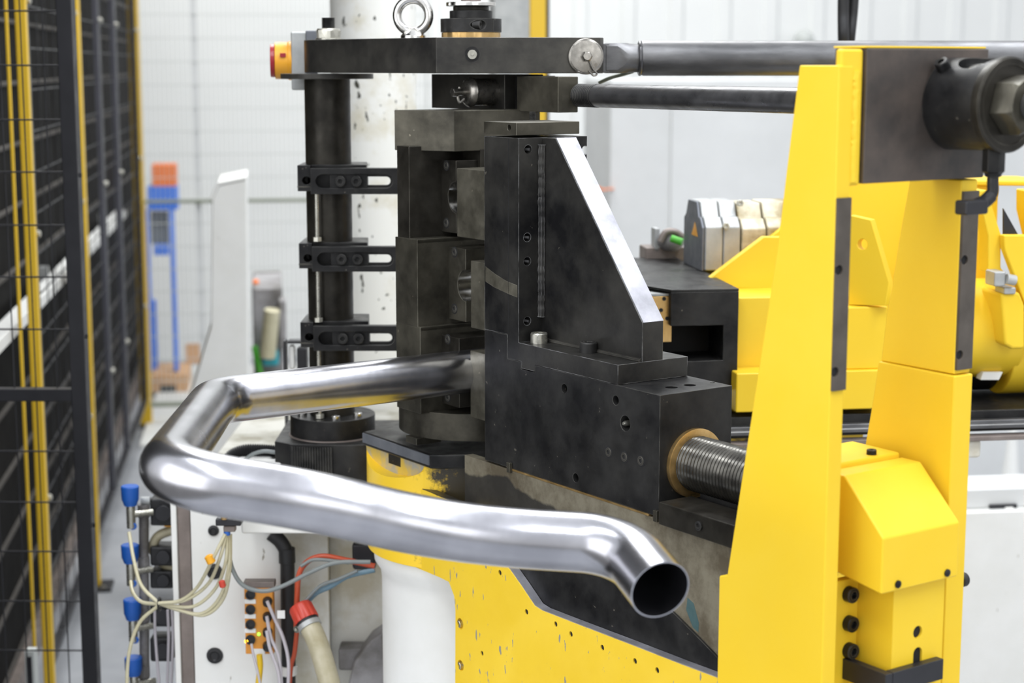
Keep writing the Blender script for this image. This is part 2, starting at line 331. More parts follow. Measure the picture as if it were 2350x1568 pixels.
def thing(name, label, cat, loc, group=None):
    o = bpy.data.objects.new(name, None); C.objects.link(o); o.empty_display_size = .05
    o.location = loc; WORLD[o.name] = Vector(loc); return tag(o, label, cat, group)
def struct(name, mb, mat, **k):
    o = obj(name, mb, mat, **k); o['kind'] = 'structure'; return o
def screw(parent, p, d, r, h, mat='black_steel', name='screw', socket=True, label=None, hexhead=False):
    d = Vector(d).normalized(); m = MB()
    if hexhead: m.lathe(p, d, [(-.001, r), (h*.85, r), (h, r*.9)], 24, hexes=(0, 1))
    elif socket: m.lathe(p, d, [(-.001, r), (h*.88, r), (h, r*.9), (h, r*.56), (h*.35, r*.54), (h*.3, 0)], 24, hexes=(3, 4))
    else: m.lathe(p, d, [(-.001, r), (h*.6, r), (h, r*.6), (h*1.05, 0)], 24)
    return obj(name, m, mat, parent, label=label)
def sunk_screw(parent, p, d, r, mat='black_steel'):
    # counterbored socket screw: raised rim, dark gap, head with hex socket
    d = Vector(d).normalized()
    obj('screw_recess', MB().lathe(p, d, [(-.001, r*1.04), (.0003, r*1.04), (.0003, .0001)], 24), 'dark_void', parent)
    m = MB().lathe(p, d, [(-.001, r*.82), (.0010, r*.80), (.0014, r*.72), (.0014, r*.44), (.0005, r*.42)], 24, hexes=(3, 4), caps=False)
    return obj('screw', m, 'arm_steel', parent)
def cutter(p, d, r, depth): d = Vector(d).normalized(); return MB().cyl(p-d*depth, p+d*.02, r, seg=24)
def thread(p, d, L, r, pitch, amp=None):
    amp = amp or pitch*.45; prof = []; t = 0
    while t < L: prof += [(t, r-amp), (t+pitch*.45, r), (t+pitch*.6, r)]; t += pitch
    return MB().lathe(p, d, prof, 32)
U, V, Z = M.A, M.B, Vector((0, 0, 1)); S, D = R.A, R.B

# ============================================================ SETTING
sw = R.p(330, 1000, z=0)[0]; rb = 9.6
struct('floor', MB().box(R, sw-.6, 9, -3, rb+.3, -.1, 0), 'floor')
wb = struct('wall_back', MB().box(R, sw-.6, 9, rb, rb+.2, 0, 7), 'wall')
for i in range(26):
    a = sw+1.2+i*.27
    obj('wall_rib', MB().prism(R, 'z', [(a-.05, rb), (a-.03, rb-.02), (a+.03, rb-.02), (a+.05, rb)], 0, 7), 'wall', wb)
wl_ = struct('wall_left', MB().box(R, sw-.62, sw-.12, 2.6, rb-.01, 0, 5), 'louvre_dark')
for i in range(19):
    z = .06+i*.165
    obj('louvre_rib', MB().prism(R, 'b', [(sw-.12, z), (sw-.112, z+.002), (sw-.112, z+.010), (sw-.12, z+.013)], 2.6, rb-.02), 'louvre_rib', wl_)
struct('baseboard_left', MB().box(R, sw-.12, sw-.09, 2.6, rb-.02, 0, .06), 'brown_steel')
hr = R.p(118, 655, a=sw-.07)[2]
o = thing('handrail', 'pale gray sloping-away rail bar along the dark louvred wall', 'rail', R.w(sw-.08, 5, 0))
obj('rail_bar', MB().box(R, sw-.095, sw-.05, 2.6, 7.7, hr-.016, hr+.016), 'label_white', o, bevel=.003)
for b in (3.6, 5.3, 7.2): obj('rail_bracket', MB().box(R, sw-.12, sw-.0951, b, b+.05, hr-.05, hr+.04), 'alu', o)
# pale slab in front of the back fence
tag(obj('concrete_plinth', MB().box(R, sw-.0, sw+1.1, 7.35, 9.3, 0, .02), 'concrete', bevel=.004), 'low pale slab under the wire fence behind the tube bend', 'slab')

# ------------------------------------------------------------ left safety fence (along the louvred wall)
def fence_post(px_base, w_, b0, lab, foot=True, mat='fence_yellow', ztop=3.2, dx=0):
    t = thing('fence_post', lab, 'post', R.w(sw+dx, b0, 0), 'safety fence posts')
    obj('post_tube', MB().box(R, sw-w_/2+dx, sw+w_/2+dx, b0, b0+w_, .01, ztop), mat, t, bevel=.003)
    obj('foot_plate', MB().box(R, sw-w_+dx, sw+w_*1.3+dx, b0-.03, b0+w_+.03, 0, .01), 'black_paint', t, bevel=.001)
    for q in (-1, 1): screw(t, R.w(sw+dx+q*w_*.6+.008, b0-.015, .01), Z, .006, .006, 'zinc', 'anchor_bolt', hexhead=True)
    return t
bA = R.p(215, 1400, a=sw)[1]; bB = R.p(337, 1000, a=sw)[1]
fence_post(0, .05, bB, 'far yellow fence post where the louvred wall meets the wire fence')
fence_post(0, .045, bA, 'slim yellow fence post right behind the black gate stile', dx=.0)
b1 = R.p(88, 1000, a=sw)[1]
fence_post(0, .026, b1, 'yellow fence post seen through the black gate mesh, the nearest one')
fence_post(0, .008, R.p(37, 560, a=sw)[1], 'thin yellow post at the left edge, seen through the gate mesh')
def mesh_panel(b0, b1_, lab, sm):
    t = thing('mesh_fence', lab, 'fence', R.w(sw, b0, .1), 'mesh panels along the dark wall')
    f = .02
    obj('frame_stile', MB().box(R, sw-f/2, sw+f/2, b0, b0+f, .12, 2.9), 'black_paint', t)
    obj('frame_stile', MB().box(R, sw-f/2, sw+f/2, b1_-f*1.5, b1_, .12, 2.9), sm, t)
    obj('frame_rail', MB().box(R, sw-f/2, sw+f/2, b0+f, b1_-f, .12, .14), 'black_paint', t)
    obj('frame_rail', MB().box(R, sw-f/2, sw+f/2, b0+f, b1_-f, 2.88, 2.9), 'black_paint', t)
    m = MB(); b = b0+.07
    while b < b1_-.03: m.box(R, sw-.0012, sw+.0012, b, b+.0025, .14, 2.88); b += .17
    z = .24
    while z < 2.85: m.box(R, sw-.003, sw+.0, b0+f, b1_-f, z, z+.003); z += .1
    g = obj('wire_grid', m, 'black_paint', t); g['kind'] = 'stuff'
    for zz in (.55, 1.2, 1.75):
        for bb in (b0, b1_): screw(t, R.w(sw+.012, bb, zz), S, .009, .008, 'zinc', 'clamp_bolt', socket=False)
bS1 = R.p(258, 1100, a=sw)[1]; bS2 = R.p(291, 1000, a=sw)[1]
mesh_panel(b1+.05, bA-.02, 'black mesh fence panel just behind the black gate', 'black_paint')
mesh_panel(bA+.07, bS1, 'black mesh fence panel right of the slim yellow post', 'stile_gray')
mesh_panel(bS1+.03, bS2, 'second black mesh fence panel right of the slim yellow post', 'stile_gray')
mesh_panel(bS2+.03, bB-.02, 'farthest black mesh fence panel beside the far yellow post', 'black_paint')

# near black gate
gY = 3.3
t = thing('mesh_gate', 'black welded mesh gate with a wide stile at the left edge', 'gate', atY(100, 1568, gY))
GF = Frame((0, gY), -.012)
ga1 = GF.p(205, 784, b=0)[0]-.006; ga0 = ga1-.029
obj('gate_stile', MB().box(GF, ga0, ga1, -.015, .015, .2, 2.4), 'black_paint', t, bevel=.0015)
zr = GF.p(80, 905, b=0)[2]
obj('gate_rail', MB().box(GF, ga0-.35, ga0, -.013, .013, zr-.012, zr+.012), 'black_paint', t, bevel=.0015)
for y in (25, 150, 275, 395, 517, 636, 756, 1036, 1153, 1266, 1380, 1493):
    z = GF.p(80, y, b=0)[2]; obj('horizontal_wire', MB().cyl(GF.w(ga0-.35, 0, z), GF.w(ga0, 0, z), .0017, seg=8), 'black_paint', t)
for i in range(9):
    a = ga0-.031-i*.0415
    obj('vertical_wire', MB().cyl(GF.w(a, .003, .2), GF.w(a, .003, 2.4), .0013, seg=8), 'black_paint', t)
for y in (402, 772, 1205): obj('hinge_pin', MB().cyl(GF.p and GF.w(ga1, 0, GF.p(205, y, b=0)[2]-.004), GF.w(ga1, 0, GF.p(205, y, b=0)[2]+.004), .004, seg=10), 'black_paint', t)
t = thing('gate_latch', 'small gray latch box behind the gate mesh near the floor', 'latch', atY(70, 1560, 3.5))
LF = Frame((0, 3.5), 0); q0 = LF.p(55, 1495, b=0); q1 = LF.p(82, 1600, b=0)
obj('latch_frame', MB().box(LF, q0[0], q1[0], 0, .03, q1[2], q0[2]), 'mesh_gray', t, bevel=.002)
obj('latch_plate', MB().box(LF, q0[0]+.005, q1[0]-.005, -.004, 0, q1[2]+.005, q0[2]-.012), 'black_paint', t)

# ------------------------------------------------------------ back wire fence + what stands behind it
rf = 7.75
t = thing('wire_fence', 'pale wire mesh fence across the hall behind the black column', 'fence', R.w(sw+.5, rf, 0))
f0 = R.p(345, 900, b=rf)[0]; f1 = R.p(1000, 900, b=rf)[0]
zb_ = R.p(430, 925, b=rf)[2]; zt_ = 3.0
m = MB(); a = f0
while a < f1: m.box(R, a, a+.003, rf, rf+.003, zb_, zt_); a += .02
z = zb_
while z < zt_: m.box(R, f0, f1, rf-.003, rf, z, z+.003); z += .1
g = obj('wire_grid', m, 'mesh_gray', t); g['kind'] = 'stuff'
zr2 = R.p(600, 460, b=rf)[2]
obj('top_rail', MB().box(R, f0, f1, rf-.02, rf+.01, zr2-.007, zr2+.007), 'olive', t)
obj('bottom_rail', MB().box(R, f0, f1, rf-.02, rf+.01, zb_-.012, zb_+.006), 'olive', t)
for px in (462,): a = R.p(px, 700, b=rf)[0]; obj('fence_upright', MB().box(R, a-.012, a+.012, rf, rf+.03, .02, zt_), 'pale_gray', t)

def P2(px, py, b): return R.p(px, py, b=b)
def rbox(x0, y0, x1, y1, b, dep):      # box whose front face spans two image corners on hall plane b
    p = P2(x0, y0, b); q = P2(x1, y1, b); return MB().box(R, p[0], q[0], b, b+dep, q[2], p[2])
bb = 8.6
t = thing('blue_stand', 'blue steel stand with orange box on top behind the wire fence', 'stand', R.w(P2(375, 850, bb)[0], bb, 0))
obj('orange_box', rbox(347, 378, 405, 428, bb, .16), 'orange', t, bevel=.004)
obj('top_panel', rbox(337, 428, 408, 482, bb, .16), 'blue', t, bevel=.004)
obj('leg', rbox(388, 482, 410, 852, bb, .05), 'blue', t, bevel=.003)
obj('leg', rbox(335, 482, 352, 852, bb, .05), 'blue', t, bevel=.003)
obj('leg', rbox(346, 690, 362, 850, bb+.13, .05), 'blue', t, bevel=.003)
obj('crossbar', rbox(352, 562, 388, 586, bb, .04), 'blue', t, bevel=.003)
obj('dark_panel', rbox(345, 485, 388, 560, bb+.08, .02), 'hose_gray', t)
t = thing('cardboard_box', 'brown cardboard boxes at the foot of the blue stand', 'box', R.w(P2(390, 900, bb)[0], bb, 0))
zf = P2(390, 856, bb)[2]; p0 = P2(338, 856, bb); p1 = P2(432, 856, bb)
obj('lower_box', MB().box(R, p0[0], p1[0], bb-.06, bb+.3, .02, zf), 'wood', t, bevel=.004)
obj('flap', MB().box(R, P2(395, 0, bb)[0], P2(440, 0, bb)[0], bb+.26, bb+.28, zf, zf+.10), 'wood', t)
obj('dark_opening', MB().box(R, P2(340, 0, bb)[0], P2(378, 0, bb)[0], bb-.064, bb-.06, zf-.12, zf-.05), 'rubber', t)

# tapered white machine column
bw = 5.0
prof = [(P2(x, y, bw)[0], P2(x, y, bw)[2]) for x, y in ((487, 462), (503, 425), (566, 412), (573, 1250), (330, 1250), (446, 880), (484, 750))]
t = thing('tapered_column', 'white tapered machine column with a slanted top behind the tube bend', 'column', R.w(prof[3][0], bw, 0))
obj('column_body', MB().prism(R, 'b', prof, bw, bw+.35), 'white', t, bevel=.004)
obj('cap_plate', MB().prism(R, 'b', [(prof[0][0], prof[0][1]+.001), (prof[1][0], prof[1][1]+.001), (prof[2][0], prof[2][1]+.001), (prof[2][0], prof[2][1]+.008), (prof[1][0]-.004, prof[1][1]+.008), (prof[0][0]-.006, prof[0][1]+.006)], bw-.004, bw+.354), 'white', t, bevel=.002)
# murky machine with green and teal bits
bm_ = 6.2
t = thing('blurred_machine', 'gray machine with a green hose and teal cover beside the tapered column', 'machine', R.w(P2(620, 860, bm_)[0], bm_, 0))
obj('housing', rbox(578, 660, 655, 990, bm_, .5), 'murky', t, bevel=.01)
obj('pedestal', MB().box(R, P2(584, 900, bm_)[0], P2(650, 900, bm_)[0], bm_+.05, bm_+.45, 0, P2(600, 989, bm_)[2]), 'murky', t, bevel=.01)
obj('motor', MB().cyl(R.w(P2(625, 740, bm_)[0], bm_-.12, P2(625, 700, bm_)[2]), R.w(P2(625, 740, bm_)[0]-.02, bm_-.1, P2(625, 810, bm_)[2]), .028), 'tube_clear', t, bevel=.004)
obj('teal_cover', rbox(602, 810, 640, 840, bm_-.1, .1), 'teal', t, bevel=.008)
obj('green_hose', MB().tube(spline([R.w(*P2(x, y, bm_-.03)) for x, y in ((584, 795), (590, 825), (598, 860), (606, 900))]), .011), 'green', t)
obj('gray_block', rbox(640, 690, 658, 800, bm_-.1, .1), 'murky', t, bevel=.006)
obj('orange_cap', rbox(580, 645, 594, 660, bm_+.1, .05), 'orange', t, bevel=.004)
# small black fixture beside the column
t = thing('bracket_fixture', 'small black bracket with a white rod left of the lowest slotted clamp', 'bracket', atY(675, 870, 3.35))
XF = Frame((0, 3.35), 0); X2 = lambda px, py: XF.p(px, py, b=0)
def xbox(x0, y0, x1, y1, d=.03, off=0, fr=XF, Y=3.35):
    p = fr.p(x0, y0, b=0); q = fr.p(x1, y1, b=0); return MB().box(fr, p[0], q[0], off, off+d, q[2], p[2])
obj('bracket_frame', xbox(650, 783, 660, 1010), 'black_paint', t); obj('bracket_top', xbox(660, 783, 705, 789), 'black_paint', t)
obj('white_rod', xbox(661, 794, 676, 850, .02, .005), 'label_white', t, bevel=.005); obj('inner_block', xbox(680, 800, 704, 860, .03, .004), 'black_paint', t, bevel=.003)

# ------------------------------------------------------------ cream column, gray post, white cabinet behind
yc = 3.75
p0 = atY(766, 500, yc); p1 = atY(957, 500, yc); rc = (p1.x-p0.x)/2
t = thing('cream_column', 'thick oil-spattered cream column behind the black clamp column', 'column', Vector(((p0.x+p1.x)/2, yc, 0)))
cx = (p0.x+p1.x)/2
obj('column_tube', MB().lathe(Vector((cx, yc, .75)), Z, [(0, rc*1.01), (1.6, rc*1.01)], 64), 'cream_spots', t)
zc = atY(860, 950, yc).z
obj('column_collar', MB().lathe(Vector((cx, yc, zc-.30)), Z, [(0, rc*1.5), (.22, rc*1.5), (.26, rc*1.1), (.30, rc*1.05)], 64), 'cream', t)
yg = 5.5; GR = Frame((0, yg), .14)
def gbox(x0, y0, x1, y1, d=.1, off=0): return xbox(x0, y0, x1, y1, d, off, GR)
t = thing('gray_post', 'gray steel post with a yellow edge strip behind the swing arm', 'post', atY(1195, 300, yg))
obj('post_body', gbox(1133, -60, 1214, 1200, .12), 'alu', t, bevel=.003)
obj('yellow_strip', gbox(1216, -60, 1252, 1200, .05), 'fence_yellow', t, bevel=.003)
obj('black_edge', gbox(1253, -60, 1257, 1200, .04), 'black_paint', t)
def pt(px, py, b): return R.w(*R.p(px, py, b=b))
# big pale cabinet
bc = 7.0
q = R.p(1402, 184, b=bc); q2 = R.p(2700, 184, b=bc)
t = thing('control_cabinet', 'large pale gray cabinet filling the background right of the bracket', 'cabinet', R.w(q[0]+1, bc, 0))
obj('cabinet_body', MB().box(R, q[0], q2[0], bc, bc+.6, .6, q[2]), 'pale_gray', t, bevel=.004)
obj('cabinet_plinth', MB().box(R, q[0]+.03, q2[0]-.03, bc+.03, bc+.57, 0, .6), 'pale_gray', t)
for a in (q[0]+1.55, q[0]+2.9): obj('door_panel', MB().box(R, a-1.3, a-.01, bc-.015, bc-.001, .65, q[2]-.04), 'pale_gray', t, bevel=.003)
tag(obj('cable_tie', MB().tube(spline([pt(1372, 430, bc-.3), pt(1385, 436, bc-.3), pt(1396, 434, bc-.1), pt(1408, 434, bc+.01)]), .004), 'orange'), 'small blurred orange cord end left of the pale cabinet', 'cord')
t = thing('wall_lamp', 'small gray dome lamp on the white wall above the upper rod', 'lamp', pt(1843, 90, rb-.02))
obj('dome', MB().ball(pt(1846, 92, rb-.08), .055), 'mesh_gray', t); obj('base', MB().cyl(pt(1846, 92, rb-.02), pt(1846, 92, rb-.08), .05), 'mesh_gray', t)
# hanging cables at the top
t = thing('hanging_cable', 'pair of black hanging cables above the upper rod', 'cable', atY(1945, 95, 3.3))
obj('cable_strand', MB().tube(spline([atY(1936, -40, 3.3), atY(1935, 30, 3.3), atY(1936, 100, 3.3), atY(1939, 170, 3.4)]), .0105), 'rubber', t)
obj('cable_strand', MB().tube(spline([atY(1962, -40, 3.32), atY(1957, 30, 3.32), atY(1950, 100, 3.32), atY(1946, 170, 3.4)]), .0095), 'rubber', t)
tag(obj('yellow_green_wire', MB().tube(spline([atY(1375, 190, 2.84), atY(1400, 179, 2.83), atY(1425, 172, 2.82), atY(1452, 164, 2.79)]), .003), 'olive'), 'thin olive wire below the rod eye joint', 'wire')

# ============================================================ COLUMN WITH SLOTTED CLAMPS
YC = 3.02; c0 = atY(756, 500, YC); rcol = (atY(808, 500, YC).x-atY(704, 500, YC).x)/2; CX = c0.x
zc0 = atY(757, 960, YC).z; zc1 = atY(757, 175, YC).z
t = thing('clamp_column', 'tall black round column under the left end of the swing arm', 'column', Vector((CX, YC, zc0)))
obj('column_shaft', MB().cyl(Vector((CX, YC, zc0-.05)), Vector((CX, YC, zc1+.003)), rcol, seg=64), 'tool_dark', t, bevel=.001)
rfl = (atY(862, 175, YC).x-atY(650, 175, YC).x)/2; zfl = atY(757, 175, YC).z
obj('top_flange', MB().cyl(Vector((CX, YC, zfl-.0045)), Vector((CX, YC, zfl+.0045)), rfl, seg=64), 'arm_steel', t, bevel=.001)
rb1 = (atY(858, 965, YC).x-atY(664, 965, YC).x)/2
zt1 = atY(760, 968, YC-rb1).z; zt2 = atY(760, 1012, YC-rb1).z
obj('base_ring', MB().cyl(Vector((CX, YC, zt2-.02)), Vector((CX, YC, zt1)), rb1, seg=64), 'black_steel', t, bevel=.0015)
obj('ring_seal', MB().torus(Vector((CX, YC, zt2-.003)), Z, rb1+.001, .0018, 64, 8), 'brown_steel', t)
for a in (2.6, 3.6, 4.9, 5.7): screw(t, Vector((CX+math.cos(a)*rb1*.75, YC+math.sin(a)*rb1*.75, zt1)), Z, .008, .007, 'chrome', 'base_screw')
# housing block under it
xl = atY(631, 1010, YC-.06).x
zb2 = zt2-.003
t = thing('column_housing', 'black machined housing block that carries the clamp column', 'housing', Vector((CX, YC, zb2-.3)))
hp = []
for i in range(13): th = -PI/2+i*PI/2/12; hp.append((CX+.04+.115*math.cos(th), YC+.02+.115*math.sin(th)))
HF = Frame((0, 0), 0)
obj('housing_body', MB().prism(HF, 'z', [(xl, YC-.065), (xl+.03, YC-.088)]+hp+[(CX+.155, YC+.12), (xl, YC+.12)], zb2-.115, zb2), 'black_steel', t, bevel=.0015)
for i in range(16):
    obj('knurl_rib', MB().box(HF, xl+.032+i*.0045, xl+.0345+i*.0045, YC-.0985+max(0, .0085-i*.0012), YC-.08, zb2-.114, zb2-.004), 'black_steel', t)
# clamps
CF = Frame((0, YC-rcol-.030), 0)
CLN = ['upper', 'middle', 'lowest']
for i, (yt, yb, xr) in enumerate(((386, 446, 912), (566, 624, 904), (748, 806, 906))):
    cp = lambda px, py: CF.p(px, py, b=0)
    zt = cp(760, yt)[2]; zb3 = cp(760, yb)[2]; zm = (zt+zb3)/2; hh = (zt-zb3)/2
    t = thing('slotted_clamp', CLN[i]+' of the three black slotted clamps on the round column', 'clamp', CF.w(cp(760, 0)[0], 0, zb3), 'slotted clamps on the round column')
    x0 = cp(712, 400)[0]; x1 = cp(xr+4, 400)[0]
    sl0, sl1, sr = cp(740, 400)[0], cp(893, 400)[0], hh*.52
    slot = [(sl0+sr*math.cos(q), zm+sr*math.sin(q)) for q in [PI/2+PI*j/10 for j in range(11)]]+[(sl1-.006+sr*math.cos(q), zm+sr*math.sin(q)) for q in [-PI/2+PI*j/10 for j in range(11)]]
    obj('slotted_bar', MB().box(CF, x0, x1, 0, .016, zb3, zt), 'black_steel', t, bevel=.0012, cuts=[MB().prism(CF, 'b', slot, -.01, .03)])
    # inner web with narrow through slot on the right
    xa, xb = cp(756, 400)[0], cp(842, 400)[0]
    obj('slot_block', MB().box(CF, xa, xb, .006, .028, zm-sr*1.3, zm+sr*1.3), 'black_steel', t, bevel=.0008)
    e0, e1 = cp(841, 400)[0], cp(895, 400)[0]; hs = sr*.62
    obj('slot_web', MB().box(CF, xb, x1-.002, .010, .016, zm-sr*1.4, zm+sr*1.4), 'black_steel', t,
        cuts=[MB().prism(CF, 'b', [(e0, zm-hs), (e1-hs, zm-hs)]+[(e1-hs+hs*math.cos(q), zm+hs*math.sin(q)) for q in [-PI/2+PI*j/8 for j in range(1, 8)]]+[(e1-hs, zm+hs), (e0, zm+hs)], -.02, .05)])
    for px in (781, 818): screw(t, CF.w(cp(px, 0+400)[0], .006, zm), Vector((0, -1, 0)), .0093, .010, 'black_steel', 'socket_screw')
    # clamp body around the shaft
    xA, xB = cp(680, 400)[0], cp(838, 400)[0]
    zt4 = zt+.004
    obj('clamp_body', MB().prism(CF, 'z', [(xA, .014), (x0-.001, .014), (x0-.001, .0285), (xB-.0, .0285), (xB-.006, .12), (xA, .12)], zb3+.004, zt4), 'black_steel', t, bevel=.001,
        cuts=[MB().cyl(CF.w(xA+.015, -.02, zm), CF.w(xA+.015, .05, zm), .007, seg=20)])
    obj('body_groove', MB().box(CF, xA-.0005, x0-.002, .0125, .014, zm-hh*.52, zm-hh*.42), 'arm_steel', t)
# long thin bolts between clamps
for i, (y0, y1) in enumerate(((444, 552), (622, 737), (804, 958))):
    a = atY(725+3*i, y0, YC-.05); b = atY(728+3*i, y1, YC-.05)
    t = thing('tie_rod', ['upper', 'middle', 'lower'][i]+' thin plated tie rod in front of the black column', 'rod', b, 'tie rods between the clamps')
    obj('rod_shaft', MB().cyl(Vector((b.x, b.y, b.z)), Vector((b.x, b.y, a.z)), .0036, seg=12), 'zinc', t)
    obj('lock_nut', MB().lathe(Vector((b.x, b.y, b.z-.002)), Z, [(0, .008), (.008, .008)], 24, hexes=(0, 1)), 'zinc', t, bevel=.0008)

# ============================================================ SWING ARM (top)
YA = 2.72
za1 = atY(1115, 86, YA).z; za0 = atY(1115, 168.5, YA).z
def ax(px, Y): return atY(px, 130, Y).x
pl = []
YL = 3.02; xL = ax(757, YL); rL = .044
pl = [(ax(1376, YA+.0), YA+.0), (ax(1385, YA+.01), YA+.015), (ax(1385, YA+.01), YA+.11), (ax(1215, YA), YA+.15), (ax(1000, YA), YA+.17), (xL, YL+rL+.01), (xL-rL*.7, YL+rL*.7), (xL-rL, YL), (ax(699, YL-rL*.6), YL-rL*.6), (ax(709, YL-rL*1.35), YL-rL*1.35), (ax(1002, YA), YA-.012), (ax(1232, YA), YA-.012)]
t = thing('swing_arm', 'long dark steel swing arm plate spanning the top from column to rod', 'machine arm', Vector((ax(1081, YA), YA, za0)))
cut1 = MB().box(HF, ax(1377, YA), ax(1500, YA), YA+.03, YA+.085, za0-.01, za1+.01)
obj('arm_plate', MB().prism(HF, 'z', pl, za0, za1), 'arm_steel', t, bevel=.0012, cuts=[cut1])
p = atY(1084, 125, YA-.012)
obj('nipple_recess', MB().lathe(p+Vector((0, -.0002, 0)), (0, -1, 0), [(-.002, .012), (.0002, .012), (.0002, .0005)], 24), 'black_steel', t)
screw(t, p, (0, -1, 0), .0078, .006, 'zinc', 'grease_nipple', hexhead=True); obj('nipple_tip', MB().cyl(p, p+Vector((0, -.012, 0)), .0032, .002, 12), 'zinc', t)
# stud and nut on the left end
p = atY(754, 87, YL-.01)
t2 = thing('arm_stud', 'threaded black stud with pale hex nut on the left arm end', 'bolt', Vector((p.x, p.y, za1)))
obj('washer', MB().cyl(Vector((p.x, p.y, za1)), Vector((p.x, p.y, za1+.003)), .0225), 'zinc', t2, bevel=.0005)
obj('hex_nut', MB().lathe(Vector((p.x, p.y, za1+.003)), Z, [(0, .0215), (.013, .0225), (.0165, .019)], 24, hexes=(0, 1)), 'zinc', t2, bevel=.0006)
obj('stud', thread(Vector((p.x, p.y, za1+.015)), Z, .022, .0115, .0026), 'black_steel', t2)
# eye bolt
YE = 2.80; ce = atY(948, 36, YE)
t2 = thing('lifting_eye', 'round steel lifting eye bolt standing on the swing arm', 'eye bolt', Vector((ce.x, YE, za1)))
obj('eye_ring', MB().torus(ce, (.12, 1, 0), .0255, .0072), 'chrome', t2)
obj('eye_shank', MB().lathe(Vector((ce.x, YE, za1)), Z, [(0, .020), (.004, .020), (.010, .0145), (.016, .008)], 32), 'chrome', t2)
# spindle stack
YS = 2.80; CS = atY(1081, 60, YS); zz = lambda y: atY(1081, y, YS-.04).z; rr_ = lambda x: (atY(x, 60, YS).x-CS.x)
t2 = thing('spindle_collar', 'stacked black clamp collars and disc with a brass ring on the arm', 'collar', Vector((CS.x, YS, za1)))
def stk(n, y0, y1, r, mat, **k): return obj(n, MB().cyl(Vector((CS.x, YS, zz(y1))), Vector((CS.x, YS, zz(y0))), r, seg=56), mat, t2, **k)
c = Vector((CS.x, YS, 0))
br = MB().lathe(Vector((CS.x, YS, za1)), Z, [(0, rr_(1149)), (zz(74)-za1, rr_(1149))], 72)
for i, v in enumerate(br.bm.verts):
    if (i % 72) % 3 == 0: v.co = Vector((CS.x, YS, v.co.z))+(v.co-Vector((CS.x, YS, v.co.z)))*.975
obj('brass_ring', br, 'brass', t2)
hd = Vector((.30, -.95, 0)).normalized(); hp_ = Vector((CS.x, YS, zz(56)))+Vector((hd.x, hd.y, 0))*rr_(1150)
gapd = Vector((.72, -.69, 0)).normalized()
gap = MB()._prism([c+gapd*.02+gapd.cross(Z)*s_*.0008+Vector((0, 0, zz(80))) for s_ in (-1, 1)]+[c+gapd*.07+gapd.cross(Z)*s_*.0008+Vector((0, 0, zz(80))) for s_ in (1, -1)],
                  [c+gapd*.02+gapd.cross(Z)*s_*.0008+Vector((0, 0, zz(36))) for s_ in (-1, 1)]+[c+gapd*.07+gapd.cross(Z)*s_*.0008+Vector((0, 0, zz(36))) for s_ in (1, -1)])
sd = Vector((.93, -.37, 0)); hs_ = Vector((CS.x, YS, zz(57)))+Vector((.38, -.92, 0)).normalized()*.052-sd*.02
stk('clamp_collar', 42, 73, rr_(1151), 'black_steel', bevel=.0015, cuts=[MB().cyl(hs_, hs_+sd*.05, .0075, seg=20), gap])
obj('collar_screw', MB().lathe(hs_+sd*.004, sd, [(0, .0065), (.012, .0065), (.012, .0035), (.006, .0033), (.006, 0)], 24, hexes=(2, 3)), 'black_steel', t2)
stk('slit_ring', 23, 42, rr_(1130), 'black_steel', bevel=.001)
stk('neck_ring', 13, 23, rr_(1122), 'tool_dark', bevel=.001)
stk('polished_disc', 3, 13, rr_(1138), 'chrome', bevel=.0012)
stk('top_hub', -30, 3, rr_(1104), 'brown_steel', bevel=.001)
# clevis pin through the fork of the arm
pp = atY(1344, 130, YA-.004)
dn = Vector((.10, -1, .02)).normalized()
t2 = thing('clevis_pin', 'round headed steel clevis pin at the right end of the arm', 'pin', pp)
obj('pin_head', MB().lathe(pp, dn, [(-.1, .017), (0, .017), (0, .0275), (.004, .0275), (.0065, .0245), (.0075, .012), (.0075, 0)], 40), 'pin_steel', t2, bevel=.0006)
obj('washer_rim', MB().torus(pp+dn*.004, dn, .0255, .002, 40, 8), 'pin_steel', t2)
obj('pin_tip', MB().lathe(pp+dn*.007, dn, [(0, .0085), (.010, .0085), (.013, .006)], 24, hexes=(0, 1)), 'pin_steel', t2, bevel=.0006)
obj('cotter', MB().tube(spline([pp+dn*.012+Vector((.003, 0, -.002)), pp+dn*.011+Vector((.009, 0, -.018)), pp+dn*.009+Vector((.016, 0, -.026)), pp+dn*.009+Vector((.011, 0, -.029)), pp+dn*.010+Vector((.004, 0, -.022))]), .0016, 8), 'pin_steel', t2)
# upper rod with eye
zu = (atY(1600, 93, YA+.05).z+atY(1600, 174, YA+.05).z)/2; ru = (atY(1600, 93, YA+.05).z-atY(1600, 174, YA+.05).z)/2
YU = YA+.057
t2 = thing('upper_rod', 'thick gray upper push rod running right from the arm end', 'rod', Vector((ax(1900, YU), YU, zu)))
p0 = Vector((ax(1470, YU), YU, zu)); ud = Vector((1, .02, 0)).normalized()
obj('rod_tube', MB().lathe(p0, ud, [(0, ru*.93), (.004, ru), (1.1, ru)], 64), 'gray_steel', t2)
ze = ru*.92
obj('rod_eye', MB().lathe(p0-ud*.056, ud, [(0, ze*1.18), (.018, ze*1.18), (.038, ze*.9), (.056, ze*.86)], 48), 'gray_steel', t2,
    cuts=[MB().box(HF, p0.x-.09, p0.x-.012, YU-.08, YU-.024, zu-.1, zu+.1), MB().box(HF, p0.x-.09, p0.x-.012, YU+.024, YU+.08, zu-.1, zu+.1),
          MB().box(HF, p0.x-.09, p0.x+.02, YU-.08, YU+.08, zu+ze*.93, zu+.1), MB().box(HF, p0.x-.09, p0.x+.02, YU-.08, YU+.08, zu-.1, zu-ze*.93)], bevel=.001)
